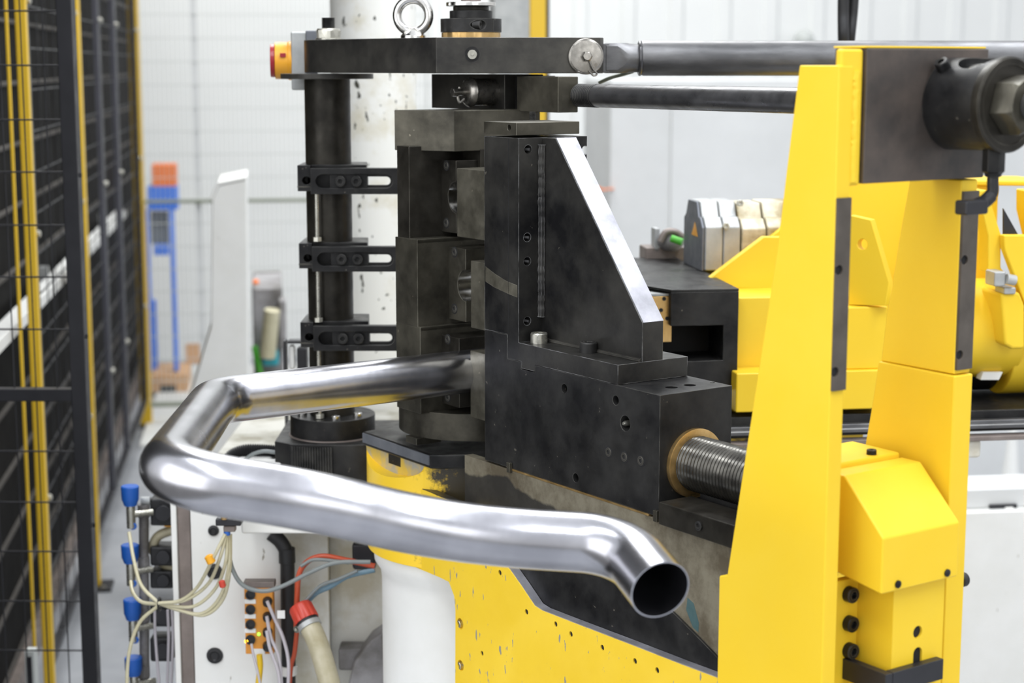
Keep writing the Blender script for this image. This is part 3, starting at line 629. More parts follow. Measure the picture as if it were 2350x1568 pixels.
obj('eye_tongue', MB().box(HF, p0.x-.13, p0.x-.05, YU-.023, YU+.023, zu-ze*.9, zu+ze*.9), 'gray_steel', t2, bevel=.002)
obj('weld_bead', MB().torus(p0-ud*.001, ud, ru*.91, .003, 48, 8), 'rod_steel', t2)

# ============================================================ LOWER ROD (along u) and its two blocks
pr = M.loc(atY(1330, 219, 2.66)); rodv, rodz = pr[1], pr[2]; ROD = .0172
ub2 = M.p(1282, 230, b=rodv)[0]-.004
def Mp(x, y, **k): return M.p(x, y, **k)
vb = rodv-.036
q0 = Mp(990, 172, b=vb); q1 = Mp(1158, 172, b=vb); zb0 = Mp(1158, 254, b=vb)[2]; zb1 = Mp(1158, 171, b=vb)[2]
t = thing('pivot_block', 'dark steel pivot block with a protruding pin under the arm', 'block', M.w(q0[0], vb, zb0))
obj('block_body', MB().box(M, q0[0], q1[0], vb, vb+.075, zb0, zb1), 'arm_steel', t, bevel=.001)
pc = M.w(*Mp(1128, 211, b=vb-.002))
obj('pin_body', MB().lathe(pc, -V, [(-.02, .021), (.003, .021), (.038, .021)], 48), 'pin_steel', t, bevel=.0006)
obj('pin_washer', MB().lathe(pc-V*.038, -V, [(0, .023), (.003, .0235), (.006, .022), (.010, .017), (.011, .009), (.011, 0)], 48), 'pin_steel', t)
obj('pin_tip', MB().lathe(pc-V*.048, -V, [(0, .0055), (.018, .0055), (.018, .008), (.026, .007)], 20, hexes=(2, 3)), 'pin_steel', t, bevel=.0005)
obj('cotter', MB().tube(spline([pc-V*.060+Vector((0, 0, .008)), pc-V*.060+Vector((-.003, 0, -.006)), pc-V*.060+Vector((0, 0, -.016)), pc-V*.058+Vector((.006, 0, -.010))]), .0022, 8), 'pin_steel', t)
q2 = Mp(1186, 200, b=vb-.004); q3 = Mp(1281, 200, b=vb-.004); vR = Mp(1327, 200, a=q3[0])[1]
zl0 = Mp(1281, 259, b=vb-.004)[2]; zl1 = Mp(1281, 176, b=vb-.004)[2]
obj('dark_spacer', MB().box(M, q1[0], q2[0], vb+.02, vb+.07, zb0+.002, zb1-.002), 'black_steel', t, bevel=.0008)
t = thing('rod_end_block', 'gray steel end block into which the threaded lower rod screws', 'block', M.w(q2[0], vb, zl0))
obj('block_body', MB().box(M, q2[0], q3[0], vb-.004, vR, zl0, zl1), 'tool_steel', t, bevel=.0012)
t = thing('lower_rod', 'slim dark lower rod with threaded end passing behind the yellow upright', 'rod', M.w(q3[0]+.3, rodv, rodz))
obj('rod_bar', MB().lathe(M.w(q3[0]+.045, rodv, rodz), U, [(0, ROD*.97), (.002, ROD), (.72, ROD)], 48), 'rod_steel', t)
obj('threaded_end', thread(M.w(q3[0]-.01, rodv, rodz), U, .056, ROD*1.02, .0042), 'black_steel', t)

# ============================================================ MAIN SLIDE + BRACKET
zt = O.z; zbm = Mp(1503, 1184, b=0)[2]; uL = Mp(1113, 1045, b=0)[0]; vw = Mp(1680, 885, a=0)[1]
uz = lambda x, y, b=0: (lambda p: (p[0], p[2]))(Mp(x, y, b=b))
zh = uz(1113, 757)[1]; u64 = uz(1164, 800)[0]; u90 = uz(1190, 500)[0]; u96 = uz(1196, 850)[0]; u28 = uz(1228, 850)[0]
g_ = .0006
t = thing('clamp_slide', 'big black steel slide block with holes, driven by the threaded spindle', 'machine block', M.w(uL+.2, .05, zbm))
bp_ = [(uL, zbm), (0, zbm), (0, zt), (u28, zt), (u28, zt-.0105), (u96, zt-.0105), (u96, zt), (u64, zt), (u64, zh), (uL, zh)]
holes = [(1295, 892, .0065), (1413, 919, .0065), (1321, 1097, .0065), (1435, 972, .0105)]
cuts = [cutter(M.w(*Mp(x, y, b=0)), -V, r, .018) for x, y, r in holes]
cuts += [cutter(M.w(*Mp(x, y, z=zt)), Z, .0085, .02) for x, y in ((1541, 889), (1583, 884))]
obj('slide_body', MB().prism(M, 'b', bp_, 0, vw), 'black_steel', t, bevel=.0009, cuts=cuts)
pc = M.w(*Mp(1435, 972, b=.006)); obj('grease_nipple', MB().lathe(pc, -V, [(-.012, .004), (0, .004), (.004, .002)], 16), 'zinc', t)
for x, y in ((1397, 1038), (1433, 1049), (1471, 1058)): sunk_screw(t, M.w(*Mp(x, y, b=0)), -V, .0078)
screw(t, M.w(*Mp(1635, 878, z=zt)), Z, .003, .0012, 'black_steel', 'oil_plug', socket=False)
obj('gib_strip', MB().box(M, Mp(1175, 1078, b=0)[0], Mp(1490, 1180, b=0)[0], -.001, .02, zbm-.0028, zbm-.0002), 'brass', t)
vr_ = -.006
for x, y in ((1165, 1066), (1502, 1172)):
    p = Mp(x, y, b=vr_); obj('stop_peg', MB().box(M, p[0]-.004, p[0]+.004, -.0055, -.0003, zbm-.006, zbm+.009), 'tool_steel', t, bevel=.0006)
# bracket
ub = uz(1418, 838)[0]; zp = uz(1418, 838)[1]; zB = zt+g_; ztp = uz(1190, 317)[1]
t = thing('clamp_bracket', 'dark steel angle bracket with a triangular rib bolted on the slide', 'bracket', M.w(u90, .05, zt))
v50 = Mp(1350, 340, a=u90)[1]; vpl = Mp(1578, 816, a=ub)[1]
brp = [(uL+g_*0, zh+g_), (u64+g_, zh+g_), (u64+g_, zB), (u96+g_, zB), (u96+g_, zt-.009), (u28-g_, zt-.009), (u28-g_, zB), (ub, zB), (ub, zp), (u90, zp), (u90, ztp), (uL, ztp)]
hl = [(1212, 343), (1210, 545), (1210, 600), (1210, 737), (1343, 345)]
cuts = [cutter(M.w(*Mp(x, y, a=u90)), U, .0062, .02) for x, y in hl]
obj('angle_plates', MB().prism(M, 'b', brp, 0.0002, vpl), 'bracket_steel', t, bevel=.0009, cuts=cuts+[MB().box(M, uL-.01, u90+.01, v50, vpl+.05, zp+.012, ztp+.02)])
for x, y in hl[:4]: obj('threaded_insert', thread(M.w(*Mp(x, y, a=u90-.016)), U, .012, .0062, .0022, .0012), 'rod_steel', t)
vr0 = Mp(1475, 742, a=ub)[1]; vr1 = Mp(1523, 738, a=ub)[1]; zr0 = Mp(1475, 742, a=ub)[2]
uT, zT = uz(1275, 317, vr0)
rib = [(u90-.002, zp-.001), (ub-.0002, zp-.001), (ub-.0002, zr0), (uT, ztp-.0005), (u90-.002, ztp-.0005)]
obj('gusset_rib', MB().prism(M, 'b', rib, vr0, vr1), 'bracket_steel', t, bevel=.0012)
# ground sloping top of the rib, overhead reflection painted in as bright steel
dl = Vector((uT-ub, 0, ztp-zr0)); L = dl.length; nx, nz_ = -(ztp-zr0)/L, (uT-ub)/L
nx, nz_ = abs(nx), abs(nz_)
rt = [(ub-.0003, zr0+.0004), (uT, ztp), (uT+nx*.0012, ztp+nz_*.0012-.0012), (ub-.0003+nx*.0, zr0+nz_*.0012+.001)]
obj('ground_edge_highlight', MB().prism(M, 'b', [(ub-.0002, zr0), (uT, ztp-.0005), (uT+nx*.0014, ztp-.0005+nz_*.0014), (ub-.0002+nx*.0014, zr0+nz_*.0014)], vr0+.0008, vr1-.0008), 'bright_steel', t, label='bright ground sloping edge with painted highlight')
pts = []
for i in range(60):
    q = i/59; z = zp+.035+(ztp-zp-.045)*q
    pts.append(M.w(u90+.001+random.uniform(-.0005, .0005), vr0-.001+random.uniform(-.0005, .0005), z))
obj('weld_bead', MB().tube(pts, .0075, 10, rf=lambda q: 1+.07*math.sin(q*260)), 'bracket_steel', t)
pts = [M.w(u90+.012+(ub-u90-.014)*i/30, vr0-.001, zp+.001) for i in range(31)]
obj('weld_fillet', MB().tube(pts, .0035, 8), 'arm_steel', t)
for (x, y, mm, lb) in ((1237, 787, 'zinc', 'pale plated socket head screw'), (1350, 809, 'black_steel', None)):
    screw(t, M.w(*Mp(x, y, z=zp)), Z, .0122, .0148, mm, 'socket_screw', label=lb)
# worn stripe rubbed into the front of the tall plate
ws = [uz(x, y) for x, y in ((1114, 611), (1135, 628), (1162, 645), (1187, 655), (1187, 683), (1165, 674), (1135, 660), (1114, 646))]
obj('rubbed_stripe', MB().prism(M, 'b', ws, -.0001, .0004), 'die_steel', t, label='rubbed bright stripe on the tall plate')
obj('seam_line', MB().box(M, uz(1166.5, 500)[0]-.0004, uz(1166.5, 500)[0]+.0004, -.0001, .0004, zh+.001, ztp-.002), 'dark_void', t)
# cap plate
vc = -.002; zc1_ = Mp(1185, 282, b=vc)[2]; zc0_ = Mp(1185, 311, b=vc)[2]; uc0 = Mp(1110, 280, b=vc)[0]; uc1 = Mp(1185, 290, b=vc)[0]; vc1 = Mp(1330, 290, a=uc1)[1]
t = thing('cap_plate', 'small flat steel plate lying on top of the tall bracket', 'plate', M.w(uc0, 0, zc0_))
obj('plate_body', MB().box(M, uc0, uc1, vc, vc1, zc0_, zc1_), 'tool_steel', t, bevel=.0008, cuts=[cutter(M.w(*Mp(1168, 293, b=vc)), -V, .0042, .02)])
ps = M.w(*Mp(1222, 276, z=zc1_)); obj('stud', thread(ps-Z*.005, Z, .017, .0048, .0018), 'black_steel', t)
# spindle + bronze ring
vs_ = vw*.56; pz = Mp(1592, 1062, a=0); vs_ = pz[1]; zs = pz[2]
RN = (Mp(1592, 983, a=0)[2]-Mp(1592, 1140, a=0)[2])/2; zs = (Mp(1592, 983, a=0)[2]+Mp(1592, 1140, a=0)[2])/2
t = thing('drive_spindle', 'thick oily threaded drive spindle with a bronze nut ring', 'spindle', M.w(0, vs_, zs))
obj('bronze_ring', MB().lathe(M.w(0, vs_, zs), U, [(0, RN), (.006, RN), (.0065, RN*.97), (.0065, RN*.78), (0, RN*.78)], 64), 'brass', t)
obj('spindle_screw', thread(M.w(-.005, vs_, zs), U, .33, RN*.80, .0062, .0016), 'spindle', t)
# pipe clamp dies held by the tall plate (left side)
vd = .018
for n, (x0, x1, y0, y1, off, lb) in enumerate(((1048, 1111, 386, 543, 0, 'upper ground steel clamp die block left of the bracket'), (1080, 1109, 598, 752, .0, 'middle narrow clamp die block left of the bracket'), (1079, 1111, 804, 957, 0, 'lower clamp die block gripping the bent tube'))):
    a0 = Mp(x0, y0, b=vd)[0]; zt5 = Mp(x0, y0, b=vd)[2]; zb5 = Mp(x0, y1, b=vd)[2]
    o = tag(obj('clamp_die', MB().box(M, a0, uL-.0006, vd, vd+.11, zb5, zt5), 'die_steel', bevel=.0012), lb, 'die', 'clamp dies')

# ============================================================ TOOL STACK (left)
uP = M.loc(atY(1085, 851, 2.63))[0]; zP = atY(1085, 851, 2.63).z
ti = [(1013, 1047, 366, 531, 380, 512, 0, 'upper'), (1030, 1069, 566, 731, 579, 709, 1, 'middle'), (1014, 1054, 768, 925, 779, 912, 2, 'lower')]
vi3 = .016
uc = Mp(1015, 850, b=vi3)[0]; vS = Mp(965, 850, a=uc)[1]
uw = Mp(910, 850, b=vS)[0]
t = thing('bend_die_holder', 'tall oily steel tool holder with three stacked recesses beside the bracket', 'tool holder', M.w(uw, .05, Mp(960, 1010, b=vS)[2]))
zq = lambda x, y: Mp(x, y, b=vS)[2]
z_top, z_l1, z_l2, z_l3 = zq(905, 252), zq(938, 548), zq(962, 752), zq(965, 945)
VB = .19
uc2 = Mp(958, 650, b=vS)[0]; uc1 = Mp(938, 450, b=vS)[0]; uc3 = uc
obj('tier_wall', MB().box(M, uw, uc3, vS, VB, z_l3-.004, z_l2), 'tool_steel', t, bevel=.0008)
obj('tier_wall', MB().box(M, uw, uc2, vS, VB, z_l2, z_l1), 'tool_steel', t, bevel=.0008)
zub = zq(938, 344)
obj('tier_wall', MB().box(M, uw+.006, uc1, vS+.001, VB, z_l1, zub+.005), 'tool_dark', t, bevel=.0008)  # upper recess wall, its shade painted as darker steel
# ledges reaching right (towards +u) behind
obj('tier_back', MB().box(M, uc1-.002, uc1+.05, .075, VB-.002, z_l1, zub), 'tool_dark', t)  # recess back, shade put into the same darker steel
# top block with chamfered corner
A_ = Mp(905, 300, b=vS); Aw = M.w(*A_); Yn = Aw.y-.045; B_ = M.loc(atY(1042, 300, Yn)); 
zTB0 = atY(1042, 348, Yn).z; zTB1 = atY(1042, 254, Yn).z
obj('top_block', MB().prism(M, 'z', [(A_[0], A_[1]), (B_[0], B_[1]), (B_[0], B_[1]+.16), (A_[0], A_[1]+.2)], zTB0, zTB1), 'tool_steel', t, bevel=.001)
# bottom disc
YD = 2.745; CD = atY(1085, 900, YD); RD = .1185
zd1 = z_l3-.003; zd0 = atY(1040, 1014, YD-RD).z
obj('foot_disc', MB().cyl(Vector((CD.x, YD, zd0)), Vector((CD.x, YD, zd1+.001)), RD, seg=80), 'tool_steel', t, bevel=.001)
pf = atY(938, 1000, YD-.09); obj('foot_tab', MB().box(M, *(lambda q: (q[0]-.016, q[0]+.016, q[1]+.004, q[1]+.05))(M.loc(pf)), zd0-.010, zd0+.001), 'tool_steel', t, bevel=.001)
# tier floors (ledges) visible under each recess
obj('tier_ledge', MB().box(M, uw+.008, uc2, vS+.001, VB, z_l1-.006, z_l1+.0008), 'tool_steel', t, bevel=.0005)
obj('tier_ledge', MB().box(M, uw+.001, uc3, vS+.001, VB, z_l2-.006, z_l2+.0008), 'tool_steel', t, bevel=.0005)
# inserts with half-round grooves
for (x0, x1, y0, y1, s0, s1, k, nm) in ti:
    wall = (uc1, uc2, uc3)[k]
    vi = Mp(x0, (y0+y1)/2, a=wall)[1]; ui = Mp(x1, (y0+y1)/2, b=vi)[0]; za = Mp(x0, y0, b=vi)[2]; zb6 = Mp(x0, y1, b=vi)[2]; zm = (za+zb6)/2
    if k == 2: zm = zP
    rg = .030 if k == 2 else .0245
    gro = [(ui-rg*1.0*math.cos(q)*.95, zm+rg*math.sin(q)) for q in [PI/2-PI*j/14 for j in range(15)]]
    prof = [(wall-.0, zb6), (ui, zb6)]+gro[::-1]+[(ui, za), (wall-.0, za)]
    tt = thing('bend_die_insert', nm+' dark insert plate with screws and round groove in the tool holder', 'die insert', M.w(wall, vi, zb6), 'grooved inserts of the tool holder')
    obj('insert_body', MB().prism(M, 'b', prof, vi, vi+.12), 'tool_dark' if k != 1 else 'tool_steel', tt, bevel=.0008)
    if k != 2:
        g2 = [(ui-(rg-.0006)*math.cos(q)*.95, zm+(rg-.0006)*math.sin(q)) for q in [PI/2-PI*j/14 for j in range(15)]]
        obj('groove_lining', MB().prism(M, 'b', [(ui-(rg)*math.cos(q)*.95, zm+(rg)*math.sin(q)) for q in [PI/2-PI*j/14 for j in range(15)]]+g2[::-1], vi+.0005, vi+.119), 'chrome', tt, label='bright worn groove')
    for sy in (s0, s1): sunk_screw(tt, M.w(*Mp((x0*.66+x1*.34), sy, b=vi)), -V, .0078)

# ============================================================ BENDING HEAD (yellow body, dark shoe plate, white tube)
YB = 2.80; XB = atY(1085, 1100, YB).x
t = thing('bending_head', 'yellow round bending head under the dark shoe plate', 'machine head', Vector((XB, YB, .9)))
vF = Mp(842, 1020, b=None, Y=2.70)[1]
rY = XB-atY(843, 1100, YB).x
vF = M.loc(Vector((XB, YB, 0)))[1]-rY*.86; uB = M.loc(Vector((XB, YB, 0)))[0]; vB0 = M.loc(Vector((XB, YB, 0)))[1]
zy1 = Mp(915, 1047, b=vF)[2]; zy0 = atY(1000, 1262, 2.68).z
zf0 = Mp(900, 1084, b=vF)[2]; um = uB; rm = rY*.515
moon = [(um+rm*math.cos(q), zy1+.0001+(zy1-zf0)*math.sin(q)) for q in [PI+PI*j/24 for j in range(25)]]
moonc = [(um-rm, zy1+.02)]+[(um+rm*1.04*math.cos(q), zy1+(zy1-zf0)*math.sin(q)) for q in [PI+PI*j/24 for j in range(25)]]+[(um+rm, zy1+.02)]
obj('head_body', MB().cyl(Vector((XB, YB, zy0-.02)), Vector((XB, YB, zy1)), rY, seg=96), 'head_paint', t, bevel=.001, cuts=[MB().prism(M, 'b', moonc, vF-.1, vF)])
# shoe plate
zs1 = Mp(915, 1014, b=vF)[2]; zs0 = Mp(985, 1062, b=vF-.006)[2]
uA0 = Mp(842, 1000, b=vF)[0]; uA1 = Mp(1003, 1050, b=vF)[0]
shoe = [(uA0, vF-.008), (uA1-.008, vF-.008), (uA1+.003, vF+.004), (uA1+.055, vF+.10), (uA1+.055, vF+.2), (uA0-.005, vF+.2), (uA0-.012, vF+.06)]
o = tag(obj('shoe_plate', MB().prism(M, 'z', shoe, zy1+.0005, zs1+.0), 'black_steel', bevel=.003), 'dark plate with a gray front edge on the yellow head', 'plate')
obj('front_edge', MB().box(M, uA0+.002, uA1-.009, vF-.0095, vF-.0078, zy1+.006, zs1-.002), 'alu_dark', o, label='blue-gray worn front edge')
# bare half-moon facet on the head
obj('bare_facet', MB().prism(M, 'b', moon, vF-.0004, vF+.001), 'yellow_bare', t, label='scraped bare half-moon facet', cuts=[MB().box(M, um-.018, um+.020, vF-.02, vF+.05, zy1-.017, zy1+.01)])
obj('key_slot', MB().box(M, um-.018, um+.020, vF-.0003, vF+.0012, zy1-.017, zy1-.0003), 'black_steel', t)
# white tube underneath
r1 = XB-atY(859, 1300, YB).x; r2 = XB-atY(878, 1400, YB).x
zw = lambda y: atY(950, y, 2.66).z
t = thing('white_pillar', 'glossy white round pillar with a flared top under the yellow head', 'pillar', Vector((XB, YB, .3)))
obj('pillar_tube', MB().lathe(Vector((XB, YB, .25)), Z, [(0, r2), (zw(1375)-.25, r2), (zw(1352)-.25, r2+.002), (zw(1330)-.25, r1-.001), (zw(1315)-.25, r1), (zy0-.25, r1)], 96), 'white', t)
obj('pillar_foot', MB().cyl(Vector((XB, YB, 0)), Vector((XB, YB, .25)), r2+.05, seg=64), 'white', t, bevel=.004)

# ============================================================ SLIDE WAY + YELLOW SIDE PLATE
zr_ = zbm-.003; p = Mp(1300, 1122, z=zr_); vr = p[1]
u0 = Mp(1066, 1060, b=vr)[0]; u1 = uz(1705, 1300, vr)[0]
zlow = Mp(1300, 1560, b=vr)[2]
t = thing('slide_way', 'long stained steel slide way under the black slide block', 'machine rail', M.w(u0+.3, vr, zlow))
MT['rail'] = rail_mat(M.w(u0, vr, 0).x-M.w(u0+.3, vr, 0).x, zr_-zlow)
obj('way_plate', MB().box(M, u0, u1, vr, vr+.016, zlow-.1, zr_), 'rail', t, bevel=.0008)
obj('way_top', MB().box(M, u0+.001, u1, vr+.0162, vr+.17, zr_-.06, zr_-.0003), 'black_steel', t, bevel=.0008)
lo = [uz(x, y, vr) for x, y in ((1553, 1408), (1585, 1440), (1620, 1475), (1700, 1560), (1700, 1640), (1250, 1640), (1230, 1400), (1160, 1290), (1150, 1240), (1300, 1240), (1450, 1320))]
obj('lower_plate', MB().prism(M, 'b', lo, vr-.004, vr-.0003), 'black_steel', t, label='dark lower plate in front of the stained face')
st = [uz(x, y, vr) for x, y in ((1578, 1372), (1592, 1385), (1604, 1430), (1603, 1452), (1590, 1440), (1575, 1400))]
obj('blue_stain', MB().prism(M, 'b', st, vr-.0002, vr+.001), 'stain', t, label='blue-green stain')
for (x, y) in ((1633, 1140), (1660, 1165)):
    pass
bq = Mp(1600, 1155, a=.03); 
obj('guide_block', MB().box(M, .02, u1, vs_-.075, vs_-.02, zr_+.0, zr_+.03), 'tool_dark', t, bevel=.0015)
obj('guide_block', MB().box(M, .03, .26, vs_-.015, vs_+.05, zr_, zr_+.045), 'black_steel', t, bevel=.002)
screw(t, M.w(.10, vs_-.075, zr_+.016), -V, .006, .003, 'black_steel', 'plug_screw')

vy = vr-.020
Ypt = lambda x, y: uz(x, y, vy)
outl = [(926, 1128), (934, 1119), (950, 1117), (985, 1130), (1030, 1150), (1060, 1163), (1110, 1215), (1165, 1302), (1196, 1346), (1226, 1391), (1243, 1402), (1320, 1432), (1440, 1478), (1560, 1525), (1648, 1558), (1760, 1602), (1760, 1700), (1044, 1700), (1045, 1400), (1042, 1368), (1030, 1336), (1010, 1326), (960, 1305), (910, 1284), (870, 1270), (852, 1256), (846, 1243), (850, 1200), (880, 1160)]
poly = [Ypt(x, y) for x, y in outl]
t = thing('side_plate', 'chipped yellow side plate with drilled holes along the lower edge', 'machine plate', M.w(-.3, vy, poly[16][1]))
hol = [(1147, 1315, .0042), (1208, 1405, .0042), (1275, 1433, .004), (1310, 1456, .004), (1382, 1487, .004), (1457, 1518, .004), (1508, 1539, .004), (1106, 1500, .0038)]
obj('plate_body', MB().prism(M, 'b', poly, vy, vr-.0045), 'yellow_worn', t, bevel=.0012, cuts=[cutter(M.w(*Mp(x, y, b=vy)), -V, r, .018) for x, y, r in hol]+[cutter(M.w(*Mp(x, y, b=vy)), -V, r, .006) for x, y, r in ((1056, 1432, .0088), (1057, 1528, .0088), (942, 1265, .0075), (938, 1135, .006))])
for x, y, r in hol: obj('hole_shade', MB().cyl(M.w(*Mp(x, y, b=vy))+V*.0022, M.w(*Mp(x, y, b=vy))+V*.004, r*1.05, seg=20), 'dark_void', t)  # dark discs paint the shade inside the drilled holes
# bare top edge of the plate
ed = outl[6:15]
ep = [Ypt(x, y) for x, y in ed]
obj('bare_edge', MB().prism(M, 'b', ep+[(a+.0003, z+.0012) for a, z in ep[::-1]], vy+.0012, vr-.0047), 'bright_steel', t, label='bare silver upper edge')
ed = outl[1:6]; ep = [Ypt(x, y) for x, y in ed]
obj('bare_edge', MB().prism(M, 'b', ep+[(a, z+.0010) for a, z in ep[::-1]], vy+.0012, vr-.0047), 'tool_steel', t)
for x, y in ((1056, 1432), (1057, 1528), (942, 1265)): screw(t, M.w(*Mp(x, y, b=vy+.005)), -V, .0066, .0045, 'zinc', 'socket_screw')

# ============================================================ THE BENT TUBE
B1 = M.w(*Mp(493, 925, a=uP)); P0 = M.w(uP, .10, zP)
B1 = M.w(uP, M.loc(B1)[1], zP)
path = [P0, B1, atY(370, 1093, 1.80), atY(742, 1154, 1.81), atY(1030, 1226, 1.86), atY(1432, 1251, 1.84), atY(1515, 1354, 1.75)]
t = thing('bent_tube', 'shiny stainless exhaust tube bent several times, held by the lower clamp die', 'pipe', Vector((-.2, 2.0, 1.0)))
obj('tube_wall', MB().tube(filleted(path, [.075, .075, .35, .35, .075], 16), .033, 64, inner=.0315), 'stainless', t)

# ============================================================ YELLOW YOKE (two uprights + cross plate)
vf = -.045
un = Mp(1905, 898, b=vf)[0]; zst0 = Mp(1905, 898, b=vf)[2]; zst1 = Mp(1915, 455, a=un)[2]
v_t = Mp(1937, 892, a=un)[1]                      # far side of the front upright
fo = [(1834, 150), (1803, 400), (1782, 578), (1723, 960), (1668, 1320), (1650, 1322), (1645, 1568), (1640, 1750)]
fp = [uz(x, y, vf) for x, y in fo]
ztopf = fp[0][1]; zbo = fp[-1][1]
t = thing('front_upright', 'large yellow tapered upright plate in the right foreground', 'machine frame', M.w(un, vf, .6))
obj('upright_plate', MB().prism(M, 'b', fp+[(un, zbo), (un, ztopf)], vf, v_t), 'yellow', t, bevel=.002, seg=3)
obj('steel_strip', MB().box(M, un-.001, un+.0035, vf+.001, v_t-.0005, zst0, zst1), 'strip_steel', t, bevel=.0006, cuts=[cutter(M.w(*Mp(x, y, a=un+.0035)), U, .0055, .003) for x, y in ((1926, 620), (1917, 854))], label='brown steel wear strip')
for x, y in ((1926, 620), (1917, 854)): obj('screw_socket', MB().lathe(M.w(*Mp(x, y, a=un+.0008)), U, [(0, .0056), (.0002, .0056), (.0002, 0)], 20), 'dark_void', t)
vch = Mp(1978, 300, a=un)[1]
zch = Mp(1975, 426, a=un)[2]; zcht = Mp(1980, 117, a=un)[2]
obj('top_cheek', MB().box(M, Mp(1917, 118, b=vf+.004)[0], un-.0005, vf+.004, vch, zch, zcht+.002), 'yellow', t, bevel=.003)
obj('weld_bead', MB().tube([M.w(un-.0035, vch-.010+random.uniform(-.0008, .0008), zch+.004+(ztopf-zch-.01)*i/40) for i in range(41)], .006, 10, rf=lambda q: 1+.05*math.sin(q*110)), 'yellow', t)
# cross plate
t = thing('yoke_plate', 'brown stained steel cross plate joining the two yellow uprights', 'machine plate', M.w(un, .1, zch))
vp0 = vch+.0006; ve = Mp(2262, 300, a=un+.004)[1]
obj('plate_body', MB().box(M, un-.045, un+.004, vp0, ve, zch+.002, zcht+.003), 'yoke_steel', t, bevel=.0015)
obj('yellow_top', MB().box(M, un-.045, un+.003, vp0-.002, ve-.004, zcht+.0033, zcht+.0055), 'yellow', t, bevel=.0006)
# nut assembly on the plate
RB = .0
cyA = Mp(2188, 237, a=un+.004); Rb = (Mp(2188, 130, a=un+.004)[2]-Mp(2188, 345, a=un+.004)[2])/2*.98; zn = (Mp(2188, 130, a=un+.004)[2]+Mp(2188, 345, a=un+.004)[2])/2
vn = cyA[1]
k_ = 0
uf = un+.004
while M.w(uf, vn, zn) and k_ < 400:
    v3 = M.w(uf, vn, zn)-CAM; c_, s_ = math.cos(PITCH), math.sin(PITCH)
    px = 1175+4000*v3.x/(v3.y*c_-v3.z*s_)
    if px > 2300: break
    uf += .001; k_ += 1
LB = uf-un-.004
print('nut axis', vn, rodv, 'LB', LB, 'Rb', Rb)
t = thing('tension_nut', 'black round hub with flange and big hex nut on the yoke plate', 'nut', M.w(un, vn, zn-Rb))
hub0 = M.w(un+.0045, vn, zn)
upn = (Z*.8-V*.6).normalized()
sc_c = M.w(un+.03, vn, zn)+(-V*.52+Z*.85).normalized()*Rb*1.0
notch = MB().cyl(M.w(un+.004+LB*.62, vn, zn)+(-V*.25+Z*.97).normalized()*(Rb*1.25)-(-V*.25+Z*.97).normalized().cross(U)*.0, M.w(un+.004+LB*.62, vn, zn)+(-V*.25+Z*.97).normalized()*Rb*.72, Rb*.42, seg=32)
obj('hub_body', MB().lathe(hub0, U, [(0, Rb), (LB-.002, Rb*.985)], 72), 'black_steel', t, bevel=.0015, cuts=[notch])
ins = M.w(un+.004+LB*.62, vn, zn)+(-V*.25+Z*.97).normalized()*Rb*.66
obj('notch_screw', MB().lathe(ins, (-V*.25+Z*.97), [(0, Rb*.3), (.006, Rb*.3), (.010, Rb*.2)], 24), 'chrome', t)
obj('flange', MB().lathe(hub0+U*(LB-.002), U, [(0, Rb), (.002, Rb*1.02), (.010, Rb*1.02), (.012, Rb*.98), (.012, Rb*.85), (.0105, Rb*.84), (.0105, .001)], 72), 'tool_dark', t)
obj('hex_nut', MB().lathe(hub0+U*(LB+.0085), U, [(0, Rb*.66), (.022, Rb*.66), (.028, Rb*.56)], 24, hexes=(0, 1), rot=.25), 'tool_steel', t, bevel=.0012)
obj('stud_end', thread(hub0+U*(LB+.03), U, .03, Rb*.32, .003), 'black_steel', t)
sd_ = (-V*.62+Z*.78).normalized(); screw(t, hub0+U*.012+sd_*Rb*.985, sd_, .008, .010, 'black_steel', 'set_screw')
obj('pressure_fitting', MB().lathe(hub0+U*(LB*.86)-Z*(Rb-.004), -Z, [(0, .0125), (.026, .0125), (.028, .010), (.032, .0085)], 24, hexes=(0, 1, 2)), 'black_steel', t, bevel=.0008)
hb = hub0+U*(LB*.86)-Z*(Rb+.022)
t = thing('hydraulic_hose', 'short black hydraulic hose hanging below the round hub', 'hose', hb-Z*.03)
obj('hose', MB().tube(spline([hb-Z*.0065, hb-Z*.012, hb-Z*.024+U*.0, hb-Z*.032-V*.006-U*.004]), .0065), 'rubber', t)
obj('elbow', MB().tube(spline([hb-Z*.026-V*.001, hb-Z*.033-V*.010-U*.002, hb-Z*.037-V*.022-U*.004]), .0078), 'black_paint', t, bevel=.001)
obj('coupling', MB().box(M, *(lambda q: (q[0]-.01, q[0]+.008, q[1]-.050, q[1]-.014))(M.loc(hb)), hb.z-.046, hb.z-.030), 'black_paint', t, bevel=.0025)
# rear upright
v_r0 = Mp(2190, 850, a=un)[1]; v_r1 = Mp(2226, 850, a=un)[1]
ro = [(2088, 421), (2064, 543), (2048, 646), (2034, 721), (2021, 829), (2004, 940), (1990, 1021), (1975, 1150), (1960, 1750)]
rp_ = [uz(x, y, v_r0) for x, y in ro]
t = thing('rear_upright', 'yellow tapered rear upright plate behind the hood', 'machine frame', M.w(un, v_r0, .6))
zsr0 = Mp(2190, 850, a=un)[2]; zsr1 = Mp(2200, 440, a=un)[2]
zrt = zch
up_ = [q for q in rp_ if q[1] >= zsr0-.002]
upo = rp_[:5]; lwo = rp_[4:]
obj('upper_plate', MB().prism(M, 'b', [(upo[0][0], zrt)]+upo[1:]+[(un, upo[-1][1]), (un, zrt)], v_r0, v_r1), 'yellow', t, bevel=.002)
obj('lower_plate', MB().prism(M, 'b', lwo+[(un+.004, lwo[-1][1]), (un+.004, lwo[0][1]-.0008)], v_r0-.004, v_r1+.001), 'yellow', t, bevel=.002)
